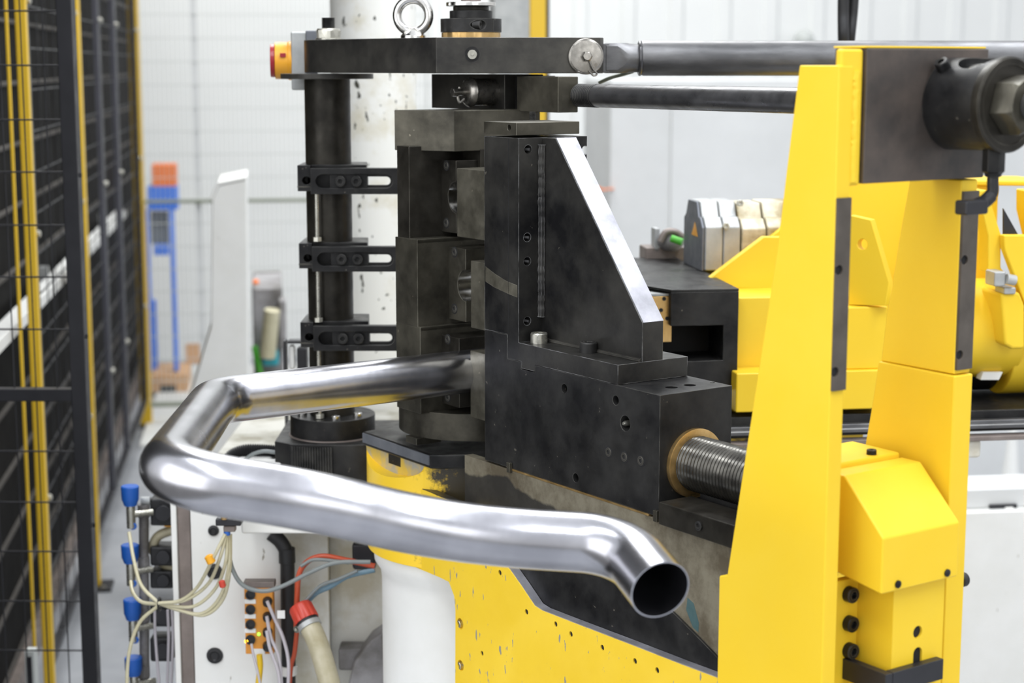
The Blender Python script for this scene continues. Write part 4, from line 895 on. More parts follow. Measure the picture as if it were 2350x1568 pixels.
obj('steel_strip', MB().box(M, un-.001, un+.0035, v_r0+.001, v_r1-.0005, zsr0, zsr1), 'strip_steel', t, bevel=.0006, cuts=[cutter(M.w(*Mp(x, y, a=un+.0035)), U, .0055, .003) for x, y in ((2214, 597), (2203, 815))], label='brown steel wear strip')
for x, y in ((2214, 597), (2203, 815)): obj('screw_socket', MB().lathe(M.w(*Mp(x, y, a=un+.0008)), U, [(0, .0056), (.0002, .0056), (.0002, 0)], 20), 'dark_void', t)

# hood between the uprights
uh = un+.03
h1 = Mp(2027, 1236, a=uh); h2 = Mp(2203, 1199, a=uh); zhb = Mp(2027, 1365, a=uh)[2]
vh0 = h1[1]; vh1 = h2[1]; zh1 = (h1[2]+h2[2])/2
s0 = uz(1938, 1092, vh0); 
t = thing('yellow_hood', 'yellow sheet metal hood with a sloping lid between the uprights', 'machine cover', M.w(uh, vh0, zhb))
hpz = [(s0[0]-.03, zhb+.012), (uh, zhb), (uh, zh1), (s0[0], s0[1]), (s0[0]-.03, s0[1])]
obj('hood_shell', MB().prism(M, 'b', hpz, vh0, vh1), 'yellow', t, bevel=.0025, seg=3)
for x, y in ((2060, 1341), (2173, 1315)): screw(t, M.w(*Mp(x, y, a=uh)), U, .0045, .003, 'black_steel', 'cover_screw', socket=False)
# top plate behind hood
zpt = s0[1]+.012
tp = [M.p(x, y, z=zpt)[:2] for x, y in ((1936, 1100), (2080, 1068), (2110, 1030), (1936, 1018))]
obj('hood_back', MB().box(M, s0[0]-.11, s0[0]-.031, vh0-.005, vh1-.002, s0[1]-.1, s0[1]+.006), 'yellow', t, bevel=.003)
screw(t, M.w(*Mp(2000, 1043, z=s0[1]+.006)), Z, .006, .006, 'black_steel', 'lid_screw')
# box column under the hood
uk = uh-.012
k1 = Mp(2048, 1450, a=uk); k2 = Mp(2165, 1420, a=uk); zk0 = Mp(2048, 1700, a=uk)[2]
t = thing('gear_housing', 'yellow box housing with round hole and slot below the hood', 'machine housing', M.w(uk, k1[1], zk0))
cx_ = [cutter(M.w(*Mp(2106, 1451, a=uk)), U, .0075, .02)]
sa = Mp(2106, 1500, a=uk)
cx_.append(cutter(M.w(*sa), U, .0075, .02)); cx_.append(MB().box(M, uk-.02, uk+.02, sa[1]-.0075, sa[1]+.0075, sa[2]-.05, sa[2]))
obj('housing_body', MB().box(M, Mp(1966, 1430, b=k1[1])[0], uk, k1[1], k2[1], zk0, zhb-.001), 'yellow', t, bevel=.003, cuts=cx_)
ufl = Mp(1966, 1430, b=k1[1])[0]
for x, y in ((2106, 1451), (2106, 1500)): obj('hole_shade', MB().cyl(M.w(*Mp(x, y, a=uk))-U*.012, M.w(*Mp(x, y, a=uk))-U*.003, .0074, seg=20), 'dark_void', t)  # dark discs, and the slot fill below, paint the shade inside
obj('slot_shade', MB().box(M, uk-.012, uk-.003, sa[1]-.0074, sa[1]+.0074, sa[2]-.045, sa[2]), 'dark_void', t)
obj('rear_flange', MB().box(M, ufl-.012, ufl, vf+.05, k2[1], zk0, zhb-.001), 'yellow', t, bevel=.002)
for y in (1363, 1430, 1492): screw(t, M.w(*Mp(1946, y, a=ufl)), U, .0095, .010, 'black_steel', 'cap_screw')
pd = Mp(2050, 1545, a=uk+.012); pe = Mp(2166, 1515, a=uk+.012)
t = thing('black_crossbar', 'black flat bar across the bottom of the yellow housing', 'bar', M.w(uk, k1[1], pd[2]))
obj('front_bar', MB().box(M, uk+.0006, uk+.012, pd[1], pe[1], pd[2]-.025, pd[2]), 'black_paint', t, bevel=.001)
obj('side_bar', MB().box(M, un-.12, uk+.012, pd[1]-.012, pd[1]-.0005, pd[2]-.025, pd[2]), 'black_paint', t, bevel=.001)
kq = Mp(2207, 1331, a=un-.03); pk = M.w(*kq)
t = thing('round_knob', 'small round black knob right of the rear upright', 'knob', pk)
obj('knob_cap', MB().cyl(pk-V*.004, pk+V*.006, .009, seg=24), 'rubber', t, bevel=.002); obj('knob_stem', MB().cyl(pk, M.w(kq[0], v_r1-.002, kq[2]), .005, seg=12), 'black_paint', t)

# ============================================================ CARRIAGE BEHIND (hall axes)
YK = 2.86; zkt = atY(1696, 668, YK).z
ck = R.loc(atY(1696, 668, YK)); bK = ck[1]
tp = [R.p(x, y, z=zkt)[:2] for x, y in ((1535, 668), (1696, 668), (1553, 596), (1440, 596))]
tp[0] = (tp[0][0], bK); tp[1] = (tp[1][0], bK)
t = thing('pressure_die_block', 'black carriage block with a square cavity behind the bracket', 'machine block', R.w(tp[1][0], bK, zkt-.2))
rz = lambda x, y: (lambda q: (q[0], q[2]))(R.p(x, y, b=bK))
a0 = tp[0][0]; a1 = tp[1][0]
fz = [(a0, zkt-.0005), (a1, zkt-.0005), (a1, rz(1692, 895)[1]), (rz(1560, 0)[0]*0+a0-.0, rz(1692, 895)[1]), (a0, rz(0, 868)[1]), (rz(1658, 860)[0], rz(0, 866)[1]), (rz(1658, 860)[0], rz(0, 781)[1]), (a0, rz(0, 781)[1])]
obj('block_front', MB().prism(R, 'b', fz, bK, bK+.30), 'black_steel', t, bevel=.001)
obj('top_slab', MB().prism(R, 'z', [(a0-.0, bK+.0), (a1, bK+.0), tp[2], tp[3], (a0-.03, bK+.06)], zkt-.0003, zkt+.004), 'black_steel', t, bevel=.001)
obj('cavity_shade', MB().box(R, a0-.02, a1-.005, bK+.10, bK+.11, rz(0, 868)[1], rz(0, 781)[1]), 'dark_void', t)  # dark sheet painting the shade inside the cavity
bz = bK+.015
o = tag(obj('bronze_plate', rbox(1480, 681, 1541, 785, bz, .02), 'brass', bevel=.0008, cuts=None), 'bronze wear plate with drilled holes beside the black carriage block', 'plate')
for x, y in ((1524, 686), (1517, 712), (1531, 731)): 
    q = R.w(*R.p(x, y, b=bz)); obj('plate_screw', MB().lathe(q, -D, [(-.002, .0035), (.0006, .0035), (.0004, 0)], 16), 'black_steel', o)
obj('plate_top', MB().box(R, R.p(1478, 680, b=bz)[0], R.p(1535, 680, b=bz)[0], bz-.0, bz+.10, R.p(1500, 680, b=bz)[2]+.0004, R.p(1500, 680, b=bz)[2]+.004), 'alu', o)
# yellow carriage
tY = thing('yellow_carriage', 'broad yellow carriage body seen between the uprights', 'machine body', R.w(a1+.2, bK+.05, .9))
b2 = bK+.03; q = R.p(1700, 683, b=b2); qb = R.p(1700, 950, b=b2)
obj('carriage_box', MB().box(R, a1+.001, R.p(2120, 700, b=b2)[0], b2, R.p(1622, 632, z=q[2])[1], qb[2], q[2]), 'yellow', tY, bevel=.003)
obj('carriage_front', MB().box(R, R.p(1900, 705, b=b2-.05)[0], R.p(2038, 705, b=b2-.05)[0], b2-.05, b2-.001, R.p(1900, 850, b=b2-.05)[2], R.p(1900, 706, b=b2-.05)[2]), 'yellow', tY, bevel=.003)
obj('carriage_skirt', MB().box(R, R.p(1690, 860, b=b2-.06)[0], R.p(2038, 705, b=b2-.06)[0], b2-.06, b2-.002, R.p(1900, 942, b=b2-.06)[2], R.p(1900, 852, b=b2-.06)[2]), 'yellow', tY, bevel=.003)
pr5 = [(R.p(x, y, b=b2+.12)[0], R.p(x, y, b=b2+.12)[2]) for x, y in ((1694, 642), (1790, 560), (1960, 430), (1985, 420), (2245, 416), (2245, 700), (1694, 700))]
obj('back_plate', MB().prism(R, 'b', pr5, b2+.20, b2+.24), 'yellow', tY, bevel=.003)
obj('base_skirt', MB().prism(R, 'b', [(R.p(x, y, b=b2)[0], R.p(x, y, b=b2)[2]) for x, y in ((1694, 640), (1800, 560), (1900, 560), (1900, 683), (1640, 683))], b2+.12, b2+.14), 'yellow', tY, bevel=.002)
# gusset with hole
bg_ = b2-.03
g0 = [R.p(x, y, b=bg_) for x, y in ((1962, 492), (2006, 505), (2050, 640), (2037, 700), (1945, 690))]
FR = Frame((R.w(g0[0][0], bg_, 0).x, R.w(g0[0][0], bg_, 0).y), math.radians(-35))
gz = lambda x, y: (lambda q: (q[0], q[2]))(FR.p(x, y, b=0))
gp = [gz(1950, 494), gz(1998, 505), gz(2040, 650), gz(2032, 702), gz(1945, 700)]
hq = FR.w(*FR.p(1979, 561, b=0))
obj('gusset_plate', MB().prism(FR, 'b', gp, 0, .018), 'yellow', tY, bevel=.0012, cuts=[cutter(hq, -FR.B, .009, .03)])
# servo motor
YM = 3.1; mN = R.loc(atY(1618, 620, YM)); bN = mN[1]
mz = lambda y: R.p(1618, y, b=bN)[2]
Lr = .14
sect = [(bN, mz(622)), (bN, mz(522)), (bN+.018, mz(500)), (bN+.030, mz(500)), (bN+.045, mz(466)), (bN+Lr-.03, mz(466)), (bN+Lr-.015, mz(500)), (bN+Lr, mz(510)), (bN+Lr, mz(622))]
t = thing('servo_motor', 'cast aluminium servo motor with orange warning triangle above the carriage', 'motor', R.w(mN[0]+.05, bN, mz(622)))
am = lambda x: R.p(x, 560, b=bN)[0]
for (x0, x1, mt, sh) in ((1618, 1659, 'alu', 0), (1660, 1699, 'alu', 0), (1702, 1758, 'alu_dirty', .004), (1760, 1850, 'alu_dirty', .002)):
    obj('motor_segment', MB().prism(R, 'a', [(b_, z_-(sh if z_ > mz(600) else 0)) for b_, z_ in sect], am(x0), am(x1)), mt, t, bevel=.003, seg=3)
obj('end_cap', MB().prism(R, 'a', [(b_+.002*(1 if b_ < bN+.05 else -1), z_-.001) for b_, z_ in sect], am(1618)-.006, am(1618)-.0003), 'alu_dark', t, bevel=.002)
q = R.w(am(1618)-.0064, bN+.055, mz(536)); tri = [(bN+.030, mz(547)), (bN+.075, mz(547)), (bN+.052, mz(516))]
obj('warning_triangle', MB().prism(R, 'a', tri, am(1618)-.0068, am(1618)-.0061), 'switch_yellow', t, label='orange warning triangle sticker')
obj('motor_base', MB().box(R, am(1618), am(1800), bN+.01, bN+Lr-.01, mz(640), mz(622)-.0005), 'black_paint', t, bevel=.002)
for x, y in ((1664, 519), (1706, 470), (1706, 615)): screw(t, R.w(am(x), bN-.001 if y > 500 else bN+.03, mz(y)), -D, .006, .005, 'zinc', 'flange_bolt')
# sensor cluster left of motor
t = thing('sensor_cluster', 'small gray sensor block with a green connector left of the servo motor', 'sensor', R.w(am(1540), bN+.1, mz(600)))
bs = bN+.22
obj('back_plate', rbox(1502, 524, 1514, 580, bs, .03), 'alu', t, bevel=.002); obj('base_block', rbox(1482, 568, 1572, 600, bs+.0, .06), 'brown_steel', t, bevel=.003)
obj('round_body', MB().ball(R.w(*R.p(1540, 552, b=bs-.01)), .024, 16, (1.1, .9, .9)), 'murky', t)
obj('green_connector', MB().cyl(R.w(*R.p(1540, 547, b=bs-.05)), R.w(*R.p(1566, 556, b=bs-.06)), .007, seg=16), 'green', t, bevel=.001)
obj('cable_loop', MB().tube(spline([R.w(*R.p(x, y, b=bs-.03)) for x, y in ((1515, 555), (1528, 533), (1550, 532), (1568, 545))]), .006), 'brown_steel', t)
# right-hand yellow frame and drum
bD = b2-.02
t = thing('yellow_side_frame', 'bright yellow frame plates at the right edge behind the rear upright', 'machine frame', R.w(R.p(2300, 700, b=bD)[0], bD, .9))
rp3 = lambda pts, b: [(R.p(x, y, b=b)[0], R.p(x, y, b=b)[2]) for x, y in pts]
obj('top_beam', MB().prism(R, 'b', rp3(((2236, 414), (2420, 416), (2420, 428), (2236, 426)), bD+.1), bD+.1, bD+.25), 'yellow', t, bevel=.003)
obj('frame_column', MB().prism(R, 'b', rp3(((2262, 426), (2303, 428), (2300, 540), (2303, 700), (2240, 700), (2240, 426)), bD+.1), bD+.12, bD+.16), 'yellow', t, bevel=.003)
obj('sloped_flange', MB().prism(R, 'b', rp3(((2238, 437), (2260, 435), (2292, 536), (2292, 615), (2300, 622), (2262, 625), (2262, 540)), bD), bD-.01, bD+.03), 'yellow', t, bevel=.004)
obj('bright_plate', MB().prism(R, 'b', rp3(((2303, 428), (2420, 430), (2420, 800), (2380, 800), (2303, 475)), bD+.1), bD+.0, bD+.05), 'yellow', t, bevel=.003, cuts=None)
obj('bright_plate', MB().prism(R, 'b', rp3(((2292, 537), (2420, 537), (2420, 800), (2350, 720), (2294, 570)), bD-.01), bD-.03, bD-.011), 'yellow', t, bevel=.003)
obj('dark_gap', MB().prism(R, 'b', rp3(((2300, 478), (2335, 540), (2300, 540)), bD-.0), bD-.005, bD-.001), 'black_paint', t)
t2 = thing('hinge_block', 'small gray steel hinge block on the yellow side frame', 'hinge', R.w(*R.p(2300, 660, b=bD-.04)))
obj('hinge_plate', rbox(2283, 624, 2308, 658, bD-.05, .04), 'alu', t2, bevel=.003); obj('hinge_pin', MB().cyl(R.w(*R.p(2309, 640, b=bD-.05)), R.w(*R.p(2330, 644, b=bD-.05)), .009, seg=20), 'alu', t2, bevel=.001)
obj('hinge_lug', rbox(2305, 660, 2332, 676, bD-.045, .04), 'alu', t2, bevel=.003)
dc = R.p(2200, 765, b=bD+.09); rd = (R.p(2200, 655, b=bD)[2]-R.p(2200, 885, b=bD)[2])/2
t = thing('yellow_drum', 'yellow cylindrical drum housing right of the rear upright', 'drum', R.w(R.p(2280, 765, b=bD)[0], bD+rd, dc[2]-rd))
ctr = R.w(R.p(2150, 765, b=bD)[0], bD+rd, (R.p(2200, 655, b=bD)[2]+R.p(2200, 885, b=bD)[2])/2)
obj('drum_body', MB().cyl(ctr, ctr+S*.16, rd, seg=72), 'yellow', t, bevel=.003)
obj('drum_shoulder', MB().prism(R, 'b', rp3(((2290, 672), (2335, 668), (2347, 700), (2347, 800), (2318, 800), (2300, 790)), bD-.03), bD-.04, bD+.06), 'yellow', t, bevel=.006)
ct2 = ctr+S*.085-Z*.04
obj('rear_tube', MB().cyl(ct2+D*.06, ct2+D*.06+S*.20, rd*.95, seg=72), 'black_steel', t, bevel=.002, label='dark round opening under the drum')
obj('outer_tube', MB().cyl(ctr+S*.150-Z*.035+D*.02, ctr+S*.40-Z*.035+D*.02, rd*1.0, seg=72), 'yellow', t, bevel=.003)
obj('type_label', MB().prism(R, 'b', rp3(((2270, 860), (2315, 860), (2306, 878), (2264, 878)), bD-.0), bD+.025, bD+.045), 'label_white', t)
# rails of the carriage
t = thing('carriage_rail', 'long steel linear rail under the yellow carriage', 'rail', R.w(R.p(2000, 980, b=bK-.1)[0], bK, .8))
a_0 = R.p(1640, 960, b=bK)[0]; a_1 = R.p(2600, 960, b=bK)[0]
hz = lambda y, b=bK-.02: R.p(2100, y, b=b)[2]
obj('rail_bed', MB().box(R, a_0, a_1, bK-.02, bK+.4, hz(995), hz(946)), 'black_steel', t, bevel=.002)
obj('rail_bar', MB().box(R, a_0, a_1, bK-.035, bK-.0205, hz(985), hz(965)), 'gray_steel', t, bevel=.0015)
obj('rail_bar', MB().box(R, a_0, a_1, bK-.045, bK-.0205, hz(1010), hz(999)), 'brown_steel', t, bevel=.0015)
obj('rail_groove', MB().box(R, a_0, a_1, bK-.0365, bK-.035, hz(977), hz(974)), 'chrome', t)
obj('cream_bracket', rbox(2195, 1012, 2252, 1052, bK-.03, .05), 'cream', t, bevel=.006)
# machine bed cover
tag(obj('bed_body', MB().box(R, R.p(1560, 1050, b=bK+.0)[0], R.p(1990, 1050, b=bK)[0], bK+.02, bK+.38, .2, hz(996)), 'yellow_dirty', bevel=.003), 'dirty dark machine bed under the carriage behind the spindle', 'machine bed')
# low white cabinet right
bq_ = 3.6
q = R.p(2190, 1178, b=bq_); q2 = R.p(2600, 1178, b=bq_); zq2 = R.p(2300, 1122, b=bq_+.03)[2]
t = thing('low_cabinet', 'white low cabinet with black handle recess at lower right', 'cabinet', R.w(q[0]+.2, bq_, 0))
obj('cabinet_front', MB().box(R, q[0]-.4, q2[0], bq_, bq_+.16, .05, q[2]), 'white', t, bevel=.003)
obj('cabinet_top', MB().box(R, q[0]-.4, q2[0], bq_+.03, bq_+.16, q[2]+.0005, zq2), 'pale_gray', t, bevel=.003)
obj('handle_recess', rbox(2273, 1160, 2334, 1172, bq_+.022, .008), 'black_paint', t); obj('handle_tab', rbox(2308, 1165, 2325, 1174, bq_+.018, .004), 'white', t)
t = thing('traffic_cone', 'slim white cone standing behind the low cabinet', 'cone', R.w(*R.p(2318, 1120, b=5.2)[:2], 0))
pcn = R.w(*R.p(2318, 1120, b=5.2)); obj('cone_body', MB().cyl(Vector((pcn.x, pcn.y, .02)), Vector((pcn.x, pcn.y, pcn.z+.2)), .052, .012, 24), 'label_white', t)
obj('cone_base', MB().box(R, *(lambda v: (v[0]-.08, v[0]+.08, v[1]-.08, v[1]+.08))(R.loc(pcn)), 0, .02), 'label_white', t, bevel=.004)
# pale screen wall below rail, far
tag(obj('low_partition', MB().box(R, R.p(2100, 1000, b=6.3)[0], R.p(2700, 1000, b=6.3)[0], 6.3, 6.35, 0, .50), 'pale_gray', bevel=.003), 'pale gray low partition seen under the linear rail', 'partition')

# ============================================================ SWITCH BOX left of the arm
YW = 3.12; WF = Frame((0, YW), .10); wp = lambda x, y: WF.p(x, y, b=0)
t = thing('main_switch', 'gray switch box with amber collar and red knob left of the arm', 'switch', atY(690, 207, YW))
b0 = wp(667, 73); b1_ = wp(722, 207)
obj('switch_box', MB().box(WF, b0[0], wp(700, 0)[0], 0, .07, b1_[2], b0[2]), 'alu', t, bevel=.003)
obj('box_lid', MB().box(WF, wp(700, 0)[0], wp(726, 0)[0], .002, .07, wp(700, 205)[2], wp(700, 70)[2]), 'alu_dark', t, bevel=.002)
cs = WF.w(wp(667, 0)[0], .035, (wp(0, 93)[2]+wp(0, 185)[2])/2); rs = (wp(0, 93)[2]-wp(0, 185)[2])/2
obj('amber_collar', MB().lathe(cs, -WF.A, [(0, rs), (.006, rs), (.008, rs*.95), (.030, rs*.95)], 40), 'switch_yellow', t, bevel=.001)
obj('red_knob', MB().lathe(cs-WF.A*.0302, -WF.A, [(0, rs*.86), (.008, rs*.84)], 40), 'dark_red', t, bevel=.001)
obj('padlock_slot', MB().box(WF, wp(640, 0)[0], wp(653, 0)[0], -rs*.99+.0342, -rs*.9+.035, cs.z+.006, cs.z+.013), 'dark_red', t)

# ============================================================ LOWER LEFT: cabinet, hoses, valves
YF = 2.95; LC = Frame((0, YF), .0); lp = lambda x, y, b=0: LC.p(x, y, b=b)
t = thing('white_base_cabinet', 'white sheet metal base cabinet with round black grommets', 'cabinet', atY(500, 1568, YF))
zca = lp(500, 1062)[2]; zcb = .25
obj('left_flange', MB().box(LC, lp(398, 1300)[0], lp(411, 1300)[0], -.012, .03, zcb, zca), 'white', t, bevel=.002)
obj('edge_strip', MB().box(LC, lp(411.5, 1300)[0], lp(440, 1300)[0], -.006, .03, zcb, zca-.002), 'brown_steel', t, bevel=.001, label='brown bare steel edge strip')
obj('front_panel', MB().box(LC, lp(440.5, 1300)[0], lp(650, 1300)[0], -.004, .03, zcb, zca), 'white', t, bevel=.002)
obj('inner_panel', MB().box(LC, lp(640, 1300)[0], lp(745, 1300)[0], .06, .08, zcb, zca), 'cream', t, bevel=.002)
obj('inner_panel', MB().box(LC, lp(742, 1300)[0], lp(905, 1300)[0], .10, .12, zcb, zca), 'cream', t, bevel=.002)
obj('rear_body', MB().box(LC, lp(440, 1300)[0], lp(1000, 1300)[0], .13, .7, .0, lp(500, 1010, .4)[2]), 'cream_grimy', t, bevel=.004)
for x, y, r in ((490, 1218, 13), (492, 1312, 19), (493, 1505, 20)):
    c = LC.w(*lp(x, y, -.0045)); rr = r*YF/4000
    obj('grommet', MB().lathe(c, (0, -1, 0), [(0, rr), (.003, rr*.95), (.004, rr*.6), (.002, rr*.45), (.002, 0)], 28), 'rubber', t)
tray0 = lp(553, 1190, -.10); tray1 = lp(880, 1226, -.10)
o = tag(obj('drip_tray', MB().box(LC, tray0[0], tray1[0], -.10, -.006, tray1[2], tray0[2]+.03), 'white', bevel=.004), 'white horizontal tray edge below the bent tube', 'tray')
# oil tray pieces behind (blurred dark gray)
t = thing('pump_casting', 'grimy gray cast part beside the white pillar at the bottom', 'casting', atY(830, 1568, 3.0))
obj('casting_body', MB().prism(LC, 'b', [(lp(x, y, .02)[0], lp(x, y, .02)[2]) for x, y in ((800, 1568), (812, 1520), (850, 1470), (880, 1450), (890, 1640), (790, 1640))], .02, .08), 'murky', t, bevel=.006)
obj('casting_ledge', MB().box(LC, lp(745, 0)[0], lp(880, 0)[0], .05, .095, lp(0, 1540, .05)[2], lp(0, 1490, .05)[2]), 'murky', t, bevel=.004)
def hose(name, pts, Y, r, mat, lab, cat='hose', group=None, ribs=False):
    P = [atY(x, y, Y+(d[0] if d else 0)) for x, y, *d in pts]
    t_ = obj(name, MB().tube(spline(P), r, 12, rf=(lambda q: 1+.09*math.sin(q*420)) if ribs else None), mat)
    return tag(t_, lab, cat, group)
# black corrugated conduit near the pipe gap
Pc = [atY(x, y, 3.02) for x, y in ((518, 1075), (530, 1048), (560, 1035), (600, 1034), (640, 1037))]
sp_ = spline(Pc, 40)
tag(obj('corrugated_conduit', MB().tube(sp_, .0105, 16, rf=lambda q: 1+.12*math.sin(q*2*PI*32)), 'rubber'), 'black corrugated conduit curving above the bent tube', 'conduit')
hose('gray_cable', ((548, 1072), (575, 1046), (605, 1036), (640, 1040)), 2.97, .0035, 'hose_gray', 'gray cable arching below the corrugated conduit')
tag(obj('cable_guard', MB().box(LC, lp(545, 1060, .05)[0], lp(624, 1060, .05)[0], .0, .10, lp(0, 1100, .05)[2], lp(0, 1052, .05)[2]), 'white', bevel=.006), 'small white cable guard under the corrugated conduit', 'guard')
# thick black conduit with sleeve
t = thing('thick_conduit', 'thick black conduit dropping down behind the orange module', 'conduit', atY(660, 1568, 2.93))
obj('conduit_tube', MB().tube(spline([atY(x, y, 2.93) for x, y in ((622, 1225), (645, 1245), (658, 1275), (660, 1340), (661, 1430), (662, 1520), (662, 1600))]), .0125, 20), 'rubber', t)
obj('sleeve', MB().cyl(atY(659, 1292, 2.93), atY(658, 1258, 2.93), .0145, seg=24), 'rubber', t, bevel=.001)
obj('white_clip', MB().cyl(atY(662, 1548, 2.93), atY(662, 1527, 2.93), .0155, seg=24), 'label_white', t, bevel=.001)
hose('gray_air_line', ((524, 1215), (524, 1260), (535, 1310), (560, 1345), (605, 1357), (650, 1345), (710, 1315), (770, 1292), (850, 1290)), 2.82, .0037, 'hose_gray', 'dark gray cable sweeping from the nozzle block over the orange module')
hose('red_hose', ((680, 1440), (682, 1370), (686, 1320), (705, 1290), (740, 1277), (790, 1285), (860, 1300)), 2.86, .0048, 'hose_red', 'red hose arching behind the red cap')
hose('red_lower_hose', ((682, 1445), (676, 1500), (668, 1530), (662, 1600)), 2.88, .004, 'hose_red', 'lower red hose beside the thick black conduit')
hose('gray_loop_cable', ((690, 1300), (720, 1285), (770, 1288), (800, 1292)), 2.85, .003, 'hose_gray', 'thin gray cable under the red hose arch')
hose('blue_gray_hose', ((692, 1395), (725, 1362), (760, 1345), (800, 1322), (860, 1308)), 2.86, .0048, 'hose_blue', 'blue-gray air hose running up right from the red cap')
hose('thin_clear_hose', ((700, 1380), (735, 1345), (775, 1330), (820, 1310)), 2.85, .003, 'hose_gray', 'thin gray hose beside the blue-gray hose')
o = tag(obj('dark_bundle_clamp', MB().box(LC, lp(808, 1290, -.05)[0], lp(862, 1290, -.05)[0], -.05, .05, lp(0, 1310, -.05)[2], lp(0, 1248, -.05)[2]), 'black_paint', bevel=.006), 'black clamp block gathering the hoses left of the pillar', 'clamp')
# red-capped hose
a = atY(690, 1395, 2.84); b = atY(712, 1440, 2.82); d_ = (b-a).normalized(); e_ = atY(765, 1600, 2.78)
t = thing('filler_hose', 'thick beige hose with a ribbed red cap and metal clip', 'hose', e_)
cap = MB().lathe(a, d_, [(-.004, .018), (0, .0205), (.026, .0215)], 48)
for i, v in enumerate(cap.bm.verts):
    if i >= 48 and i % 4 == 0: v.co = v.co+(v.co-(a+d_*(v.co-a).dot(d_))).normalized()*-.0012
obj('red_cap', cap, 'red', t)
obj('cap_seal', MB().cyl(a+d_*.026, a+d_*.031, .0195), 'rubber', t)
obj('hose_clip', MB().lathe(a+d_*.031, d_, [(0, .0205), (.009, .0205)], 32), 'alu', t, bevel=.0005)
sc0 = a+d_*.036+Vector((-.021, -.006, -.004)); obj('clip_screw', MB().lathe(sc0, (-.6, -.8, 0), [(-.006, .006), (.002, .006), (.002, .003), (0, .002)], 20), 'zinc', t)
obj('hose_body', MB().tube(spline([a+d_*.030, a+d_*.06, atY(740, 1510, 2.80), e_]), .0178, 28), 'hose_thick', t)
# nozzle block with bunch of clear hoses
t = thing('air_manifold', 'gray air manifold with black bar and blue collar under the tube', 'manifold', atY(515, 1215, 2.8))
NF = Frame((0, 2.80), 0); npx = lambda x, y, b=0: NF.p(x, y, b=b)
def nbox(x0, y0, x1, y1, b, d): p = npx(x0, y0, b); q = npx(x1, y1, b); return MB().box(NF, p[0], q[0], b, b+d, q[2], p[2])
obj('gray_body', nbox(498, 1150, 532, 1196, 0, .03), 'alu', t, bevel=.002); obj('black_bar', nbox(494, 1192, 553, 1208, -.005, .03), 'black_paint', t, bevel=.002)
obj('brass_nut', nbox(512, 1208, 540, 1222, 0, .016), 'brown_steel', t, bevel=.002); obj('blue_collar', MB().cyl(atY(521, 1218, 2.806), atY(521, 1228, 2.806), .0055), 'cap_blue', t)
obj('small_screw', MB().cyl(atY(514, 1192, 2.795), atY(514, 1184, 2.795), .005), 'brass', t)
tie = (364, 1385)
fans = [((517, 1226), (490, 1280), (455, 1345), (415, 1378), tie), ((519, 1226), (505, 1280), (478, 1340), (425, 1378), tie), ((521, 1226), (518, 1290), (495, 1350), (450, 1390), (400, 1392), tie),
        ((525, 1226), (525, 1300), (505, 1370), (465, 1408), (415, 1402), tie), ((529, 1226), (527, 1310), (512, 1375), (470, 1412), (410, 1400), tie)]
nm = ['leftmost', 'second', 'third', 'fourth', 'rightmost']
for i, f in enumerate(fans):
    hose('air_hose', tuple((x, y, .004*i) if k < 2 else (x, y, .02+.01*k) for k, (x, y) in enumerate(f)), 2.80, .0030, 'tube_clear', nm[i]+' cream air hose fanning out from the manifold', group='cream air hoses')
for i, f in enumerate((((364, 1385, .05), (325, 1345, .07), (308, 1290, .09), (296, 1222, .12)), ((364, 1387, .05), (325, 1382, .07), (305, 1360, .09), (300, 1335, .12)), ((364, 1390, .05), (320, 1430, .05), (296, 1500, .05), (290, 1600, .05)))):
    hose('air_hose', f, 2.83, .0032, 'tube_clear', ['cream air hose rising to the topmost valve', 'cream air hose leading to the second valve', 'cream air hose hanging down left of the valves'][i], group='cream air hoses')
tag(obj('cable_tie', MB().torus(atY(366, 1387, 2.875), (1, 0, 0), .011, .002), 'rubber'), 'black cable tie bundling the cream hoses', 'cable tie')
tag(obj('yellow_marker', MB().lathe(atY(482, 1284, 2.80), (.4, 0, -.9), [(-.008, .004), (-.006, .0075), (.006, .0075), (.008, .004)], 12), 'switch_yellow'), 'small yellow marker clip on a cream hose', 'marker')
tag(obj('red_marker', MB().lathe(atY(510, 1340, 2.80), (.2, 0, -.9), [(-.006, .003), (-.004, .0055), (.005, .0055), (.007, .003)], 12), 'red'), 'small red marker clip on a cream hose', 'marker')
# orange io module
YI = 2.90; IF = Frame((0, YI-.02), 0); ip = lambda x, y, b=0: IF.p(x, y, b=b)
def ibox(x0, y0, x1, y1, b, d): p = ip(x0, y0, b); q = ip(x1, y1, b); return MB().box(IF, p[0], q[0], b, b+d, q[2], p[2])
t = thing('connector_module', 'orange connector module with eight black sockets on the cabinet', 'module', IF.w(*ip(590, 1502)))
obj('module_body', ibox(560, 1350, 629, 1502, 0, .022), 'module', t, bevel=.0015); obj('module_top', ibox(558, 1336, 630, 1350, .0, .022), 'brown_steel', t, bevel=.0015)
for y in (1365, 1399, 1433, 1468):
    c = IF.w(*ip(575, y, -.0003)); obj('socket', MB().lathe(c, (0, -1, 0), [(0, .0085), (.004, .0085), (.004, .006), (.001, .006), (.001, 0)], 24), 'rubber', t)
for y in (1381, 1415, 1448): obj('white_tag', ibox(561, y-5, 587, y+5, -.0015, .0013), 'label_white', t)
for y in (1380, 1415, 1450, 1482): 
    c = IF.w(*ip(614, y, -.0003)); obj('plug', MB().lathe(c, (.1, -1, 0), [(0, .0085), (.012, .0075), (.016, .004)], 20), 'rubber', t)
obj('green_led', MB().ball(IF.w(*ip(594, 1456, -.001)), .0026), 'led_green', t); obj('amber_led', MB().ball(IF.w(*ip(565, 1472, -.001)), .0032), 'led_amber', t)
obj('lower_label', ibox(581, 1490, 608, 1502, -.002, .0018), 'label_white', t)
